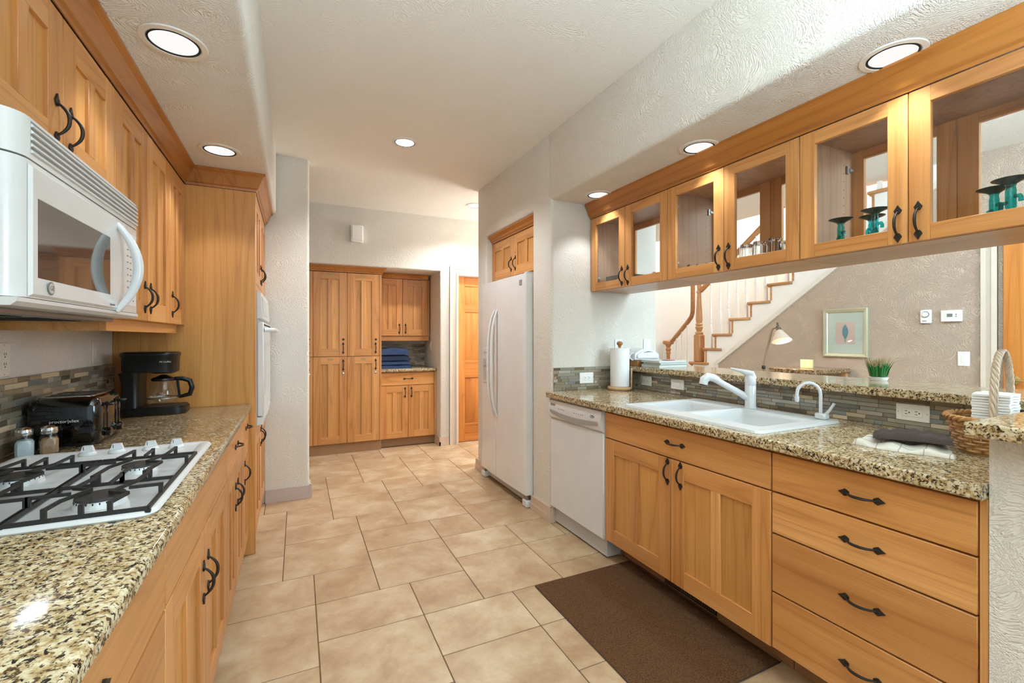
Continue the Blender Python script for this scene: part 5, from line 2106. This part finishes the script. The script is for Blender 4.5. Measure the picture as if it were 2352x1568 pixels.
def wavy_slab(w, d, th, seed, amp=0.0022, nx=12, ny=8):
    r_ = random.Random(seed)
    ph_ = [r_.uniform(0, 6) for _ in range(4)]
    b_ = MB()
    vs, fs = [], []
    for k_ in (0, 1):
        for j in range(ny + 1):
            for i in range(nx + 1):
                x, y = w * (i / nx - 0.5), d * (j / ny - 0.5)
                z = amp * (math.sin(x * 60 + ph_[0]) + 0.6 * math.sin(y * 45 + x * 30 + ph_[1]))
                vs.append((x, y, z + th * k_))
    n_ = (nx + 1) * (ny + 1)
    I = lambda i, j, k_: k_ * n_ + j * (nx + 1) + i
    for j in range(ny):
        for i in range(nx):
            fs.append((I(i, j, 0), I(i, j + 1, 0), I(i + 1, j + 1, 0), I(i + 1, j, 0)))
            fs.append((I(i, j, 1), I(i + 1, j, 1), I(i + 1, j + 1, 1), I(i, j + 1, 1)))
    for i in range(nx):
        fs.append((I(i, 0, 0), I(i + 1, 0, 0), I(i + 1, 0, 1), I(i, 0, 1)))
        fs.append((I(i, ny, 0), I(i, ny, 1), I(i + 1, ny, 1), I(i + 1, ny, 0)))
    for j in range(ny):
        fs.append((I(0, j, 0), I(0, j, 1), I(0, j + 1, 1), I(0, j + 1, 0)))
        fs.append((I(nx, j, 0), I(nx, j + 1, 0), I(nx, j + 1, 1), I(nx, j, 1)))
    return b_.add(vs, fs)


ORDN = ('first', 'second', 'third', 'fourth', 'fifth', 'sixth', 'seventh', 'eighth', 'ninth', 'tenth', 'eleventh')
for i in range(11):
    o = wavy_slab(0.118, 0.088, 0.0072, 40, 0.0014).build('paper_napkin', NAPM, None, (2.078 + rg.uniform(-.002, .002), 0.660 + rg.uniform(-.002, .002), RCZ + 0.096 + i * 0.0088), 0.10)
    pos = 'topmost' if i == 10 else 'bottom' if i == 0 else ORDN[10 - i] + ' from the top'
    tag(o, 'folded white paper napkin in the wicker basket, %s of its stack' % pos, 'napkin', 'paper napkins in the basket')


# dish towels
def towel_mat(name, base, stripes):
    k = NT(name)
    tc = k.n('ShaderNodeTexCoord')
    nz = k.n('ShaderNodeTexNoise', {'Vector': tc.outputs['Object'], 'Scale': 260.0, 'Detail': 2.0})
    c = k.mix(nz.outputs[0], tuple(x * 0.86 for x in lin(base)[:3]) + (1,), lin(base))
    if stripes:
        sp = k.n('ShaderNodeSeparateXYZ', {0: tc.outputs['Object']})
        for axn, per, hx in ((0, 0.026, '#8C9690'), (1, 0.030, '#A9988C')):
            md_ = k.n('ShaderNodeMath', {0: sp.outputs[axn], 1: per}, operation='PINGPONG')
            lt = k.n('ShaderNodeMath', {0: md_.outputs[0], 1: 0.0014}, operation='LESS_THAN')
            c = k.mix(lt.outputs[0], c, lin(hx))
    k.link(c, k.b.inputs['Base Color'])
    k.b.inputs['Roughness'].default_value = 0.95
    k.bump(nz.outputs[0], 0.5, 0.002)
    return k.m


def cloth(name, label, mat, loc, rz, outline, hfun, th, n=34):
    """folded cloth: a lumpy closed sheet over the unit square mapped by outline(u,v)->(x,y)"""
    b_ = MB()
    vs, fs = [], []
    for k_ in (0, 1):
        for j in range(n + 1):
            for i in range(n + 1):
                u, v = i / n, j / n
                x, y = outline(u, v)
                edge = min(u, 1 - u, v, 1 - v)
                rnd_ = min(1.0, edge / 0.10)
                hgt = hfun(u, v)
                vs.append((x, y, (0.0 if k_ == 0 else 0.003 + (th + hgt) * math.sqrt(max(0, 1 - (1 - rnd_) ** 2)))))
    n_ = (n + 1) ** 2
    I = lambda i, j, k_: k_ * n_ + j * (n + 1) + i
    for j in range(n):
        for i in range(n):
            fs.append((I(i, j, 0), I(i, j + 1, 0), I(i + 1, j + 1, 0), I(i + 1, j, 0)))
            fs.append((I(i, j, 1), I(i + 1, j, 1), I(i + 1, j + 1, 1), I(i, j + 1, 1)))
    for i in range(n):
        fs.append((I(i, 0, 0), I(i + 1, 0, 0), I(i + 1, 0, 1), I(i, 0, 1)))
        fs.append((I(i, n, 0), I(i, n, 1), I(i + 1, n, 1), I(i + 1, n, 0)))
        fs.append((I(0, i, 0), I(0, i, 1), I(0, i + 1, 1), I(0, i + 1, 0)))
        fs.append((I(n, i, 0), I(n, i + 1, 0), I(n, i + 1, 1), I(n, i, 1)))
    b_.add(vs, fs)
    return tag(b_.build(name, mat, None, loc, rz, smooth=1.2), label, 'towel')


cloth('dish_towel', 'cream dish towel with thin check stripes crumpled on the counter', towel_mat('cream_check_towel', '#DCD5C6', True), (1.858, 0.812, RCZ + 0.0005), 0.25,
      lambda u, v: (0.080 * (2 * u - 1) * (1 + 0.12 * math.sin(5 * v)) + 0.012 * math.sin(7 * v), 0.118 * (2 * v - 1) * (1 + 0.12 * math.sin(4 * u + 1))),
      lambda u, v: 0.004 * math.sin(15 * u + 6 * v) + 0.005 * math.sin(19 * v + 3) + 0.012 * u, 0.009)
cloth('dish_towel', 'dark brown terry dish towel lying folded over the striped one', towel_mat('dark_brown_towel', '#4C413D', False), (1.862, 0.795, RCZ + 0.034), 0.45,
      lambda u, v: (0.052 * (2 * u - 1) * (1 + 0.15 * math.sin(4 * v)) + 0.016 * math.sin(4 * v), 0.100 * (2 * v - 1)),
      lambda u, v: 0.007 * max(0, math.sin(11 * u + 2 * v)) + 0.003 * math.sin(25 * u + 9 * v) + 0.003 * math.sin(31 * v) + 0.006 * math.sin(PI * v), 0.010)

# rug
k = NT('brown_mat_pile')
tc = k.n('ShaderNodeTexCoord')
nz = k.n('ShaderNodeTexNoise', {'Vector': tc.outputs['Object'], 'Scale': 230.0, 'Detail': 3.0})
c = k.ramp(nz.outputs[0], [(0.3, lin('#4A3220')), (0.7, lin('#79573B'))])
k.link(c, k.b.inputs['Base Color'])
k.b.inputs['Roughness'].default_value = 1.0
k.b.inputs['Specular IOR Level'].default_value = 0.1
k.bump(nz.outputs[0], 0.9, 0.006)
rug = thing('kitchen_mat', 'brown rectangular kitchen mat with carved wave lines on floor', 'rug', (1.4125, 1.60, 0.0005))
b = MB()
nx, ny, w, h = 60, 90, 0.605, 0.89
vs, fs = [], []
for j in range(ny + 1):
    for i in range(nx + 1):
        x, y = w * (i / nx - 0.5), h * (j / ny - 0.5)
        ph_ = (y * 0.55 + x * 0.9 + 0.010 * math.sin(26 * x - 9 * y) + 0.008 * math.sin(41 * y)) / 0.062
        gr = abs(ph_ - round(ph_))
        z = 0.010 - 0.006 * max(0, 1 - gr / 0.09)
        if min(i, nx - i, j, ny - j) < 2:
            z = 0.006
        vs.append((x, y, z))
for j in range(ny):
    for i in range(nx):
        a = j * (nx + 1) + i
        fs.append((a, a + 1, a + nx + 2, a + nx + 1))
b.add(vs, fs)
b.build('pile', k.m, rug, smooth=0.6)
b = MB()
b.cbox(-w / 2 - 0.004, w / 2 + 0.004, -h / 2 - 0.004, h / 2 + 0.004, 0.0, 0.0055, 0.002)
b.build('binding', plain('dark_brown_binding', '#4A3424', 0.9), rug)

# ------------------------------------------------------------------ contents of the glass cabinets
ZI = GZ0 + 0.0185
tb = MB()
tb.lathe([(0.036, 0.0), (0.037, 0.004), (0.034, 0.06), (0.030, 0.115), (0.028, 0.121), (0.022, 0.122), (0.020, 0.110), (0.027, 0.104), (0.031, 0.06), (0.0345, 0.003), (0.036, 0.0)], 12, cap=False)
tumbler = tb.mesh('tumbler', CRYSTAL, 0.4)
tb = MB()
tb.lathe([(0.034, 0.0), (0.035, 0.004), (0.034, 0.05), (0.030, 0.066), (0.024, 0.067), (0.020, 0.058), (0.030, 0.052), (0.032, 0.003), (0.034, 0.0)], 12, cap=False)
low_glass = tb.mesh('low_tumbler', CRYSTAL, 0.4)
ORD = ('first', 'second', 'third', 'fourth', 'fifth', 'sixth', 'seventh', 'eighth', 'ninth', 'tenth', 'eleventh')


def left_to_right(pts):
    return sorted(pts, key=lambda p: (p[0] * math.cos(THETA) - p[1] * math.sin(THETA)) / (p[0] * math.sin(THETA) + p[1] * math.cos(THETA)))


for i, (x, y) in enumerate(left_to_right(((2.06, 1.560), (2.05, 1.480), (2.04, 1.395), (2.15, 1.420), (2.13, 1.325)))):
    tag(put('tumbler', tumbler, None, (x, y, ZI)), '%s tall clear tumbler from the left in the middle glass cabinet' % ORD[i], 'glass', 'tall tumblers in the middle glass cabinet')
for i, (x, y) in enumerate(left_to_right(((2.04, 1.885), (2.08, 1.795), (2.05, 1.715), (2.14, 1.690)))):
    tag(put('low_tumbler', low_glass, None, (x, y, ZI)), '%s short clear glass from the left in the middle glass cabinet' % ORD[i], 'glass', 'short glasses in the middle glass cabinet')


def goblet():
    t = thing('goblet', 'teal cactus stem goblet upside down in glass cabinet at right edge', 'goblet', (0, 0, 0), 0, 'teal goblets in the right glass cabinet')
    b = MB()
    b.lathe([(0.043, 0.0), (0.044, 0.003), (0.041, 0.030), (0.020, 0.046), (0.012, 0.050)], 24, cap=False)
    b.build('bowl', GLASS, t)
    b = MB()
    b.lathe([(0.010, 0.048), (0.013, 0.055), (0.013, 0.105), (0.011, 0.118), (0.014, 0.127)], 14)
    for s, z in ((1, 0.072), (-1, 0.086)):
        b.tube([(s * 0.011, 0, z), (s * 0.024, 0, z), (s * 0.027, 0, z - 0.006), (s * 0.027, 0, z - 0.018)], 0.006, 8)
    b.build('cactus_stem', TEAL, t)
    b = MB()
    b.lathe([(0.013, 0.126), (0.022, 0.132), (0.042, 0.140), (0.044, 0.1425), (0.020, 0.1425)], 28)
    b.build('foot', DTEAL, t)
    return t


gb0 = goblet()
GOB = ((2.04, 1.108, 0.9, 'teal goblet standing alone at the left side of its glass cabinet'),
       (2.00, 0.967, 1.4, 'front teal goblet of the pair near the left door handle'),
       (2.10, 1.025, 1.0, 'rear teal goblet of the pair near the left door handle'),
       (1.995, 0.600, 1.2, 'front teal goblet of the pair at the right picture edge'),
       (2.075, 0.662, 0.9, 'rear teal goblet of the pair at the right picture edge'))
for i, (x, y, rz, lb) in enumerate(GOB):
    g_ = gb0 if i == 0 else copy_tree(gb0)
    g_.location, g_.rotation_euler = (x, y, ZI), (0, 0, rz)
    g_['label'] = lb


def jar(label, x, y, r_, h_, hx):
    t = thing('lidded_jar', label, 'jar', (x, y, ZI))
    b = MB()
    b.lathe([(r_ * 0.8, 0), (r_, h_ * 0.2), (r_, h_ * 0.75), (r_ * 0.9, h_)], 24)
    b.build('bowl', plain('stoneware_' + hx[1:], hx, 0.4), t)
    b = MB()
    b.lathe([(r_ * 0.95, h_), (r_ * 0.9, h_ + 0.01), (r_ * 0.3, h_ + 0.022), (r_ * 0.16, h_ + 0.024), (r_ * 0.26, h_ + 0.036), (r_ * 0.22, h_ + 0.044), (r_ * 0.1, h_ + 0.046)], 24)
    b.build('lid', plain('stoneware_lid_' + hx[1:], hx, 0.4), t)


jar('small pale dish with knobbed lid in the glass cabinet by fridge wall', 2.11, 2.27, 0.048, 0.035, '#CFC4B4')
jar('larger pale jar with knobbed lid in the glass cabinet by fridge wall', 2.13, 2.13, 0.055, 0.062, '#BFB09C')
bs = thing('wire_basket', 'dark grey open basket inside the glass cabinet by fridge wall', 'basket', (2.09, 2.53, ZI))
b = MB()
for z0, z1 in ((0.0, 0.006), (0.078, 0.084)):
    P = round_rect(-0.09, 0.09, -0.115, 0.115, 0.02)
    Q = round_rect(-0.086, 0.086, -0.111, 0.111, 0.018)
    n = len(P)
    vs = [(x, y, z0) for x, y in P] + [(x, y, z1) for x, y in P] + [(x, y, z0) for x, y in Q] + [(x, y, z1) for x, y in Q]
    fs = []
    for i in range(n):
        j = (i + 1) % n
        fs += [(i, j, n + j, n + i), (2 * n + i, 3 * n + i, 3 * n + j, 2 * n + j), (n + i, n + j, 3 * n + j, 3 * n + i), (i, 2 * n + i, 2 * n + j, j)]
    b.add(vs, fs)
GREYB = plain('dark_grey_weave', '#6B655F', 0.7)
b.build('rims', GREYB, bs)
b = MB()
P = round_rect(-0.088, 0.088, -0.113, 0.113, 0.02, 4)
for i in range(len(P)):
    (xa, ya), (xb, yb) = P[i], P[(i + 1) % len(P)]
    L = math.hypot(xb - xa, yb - ya)
    for s in range(max(1, int(L / 0.008))):
        t_ = s / max(1, int(L / 0.008))
        b.bar((xa + (xb - xa) * t_, ya + (yb - ya) * t_, 0.005), (xa + (xb - xa) * t_, ya + (yb - ya) * t_, 0.079), 0.006, 0.0025)
tag(b.build('weave', GREYB, bs, smooth=0), kind='stuff')

# ------------------------------------------------------------------ folded navy towels on the back counter
NAVY = towel_mat('navy_terry', '#33496F', False)
NAVY2 = towel_mat('dark_navy_terry', '#25324F', False)
zt = 0.9075
for i, (h_, mat, ww, lb) in enumerate(((0.050, NAVY, 0.385, 'bottom folded navy towel of the stack on back counter'), (0.050, NAVY, 0.375, 'second folded navy towel from the counter in the stack'),
                                       (0.072, NAVY2, 0.365, 'dark folded navy towel just under the top of stack'), (0.075, NAVY, 0.355, 'topmost folded navy towel of the stack in the alcove'))):
    cloth('folded_towel', lb, mat, (0.885 + ww / 2, 5.60, zt), 0.0, lambda u, v, ww=ww: (ww / 2 * (2 * u - 1), 0.13 * (2 * v - 1)),
          lambda u, v, i=i: (0.004 * math.sin(9 * u + i) + (0.012 * math.sin(PI * u) if i == 3 else 0)), h_ - 0.012, 18)
    zt += h_ - 0.003
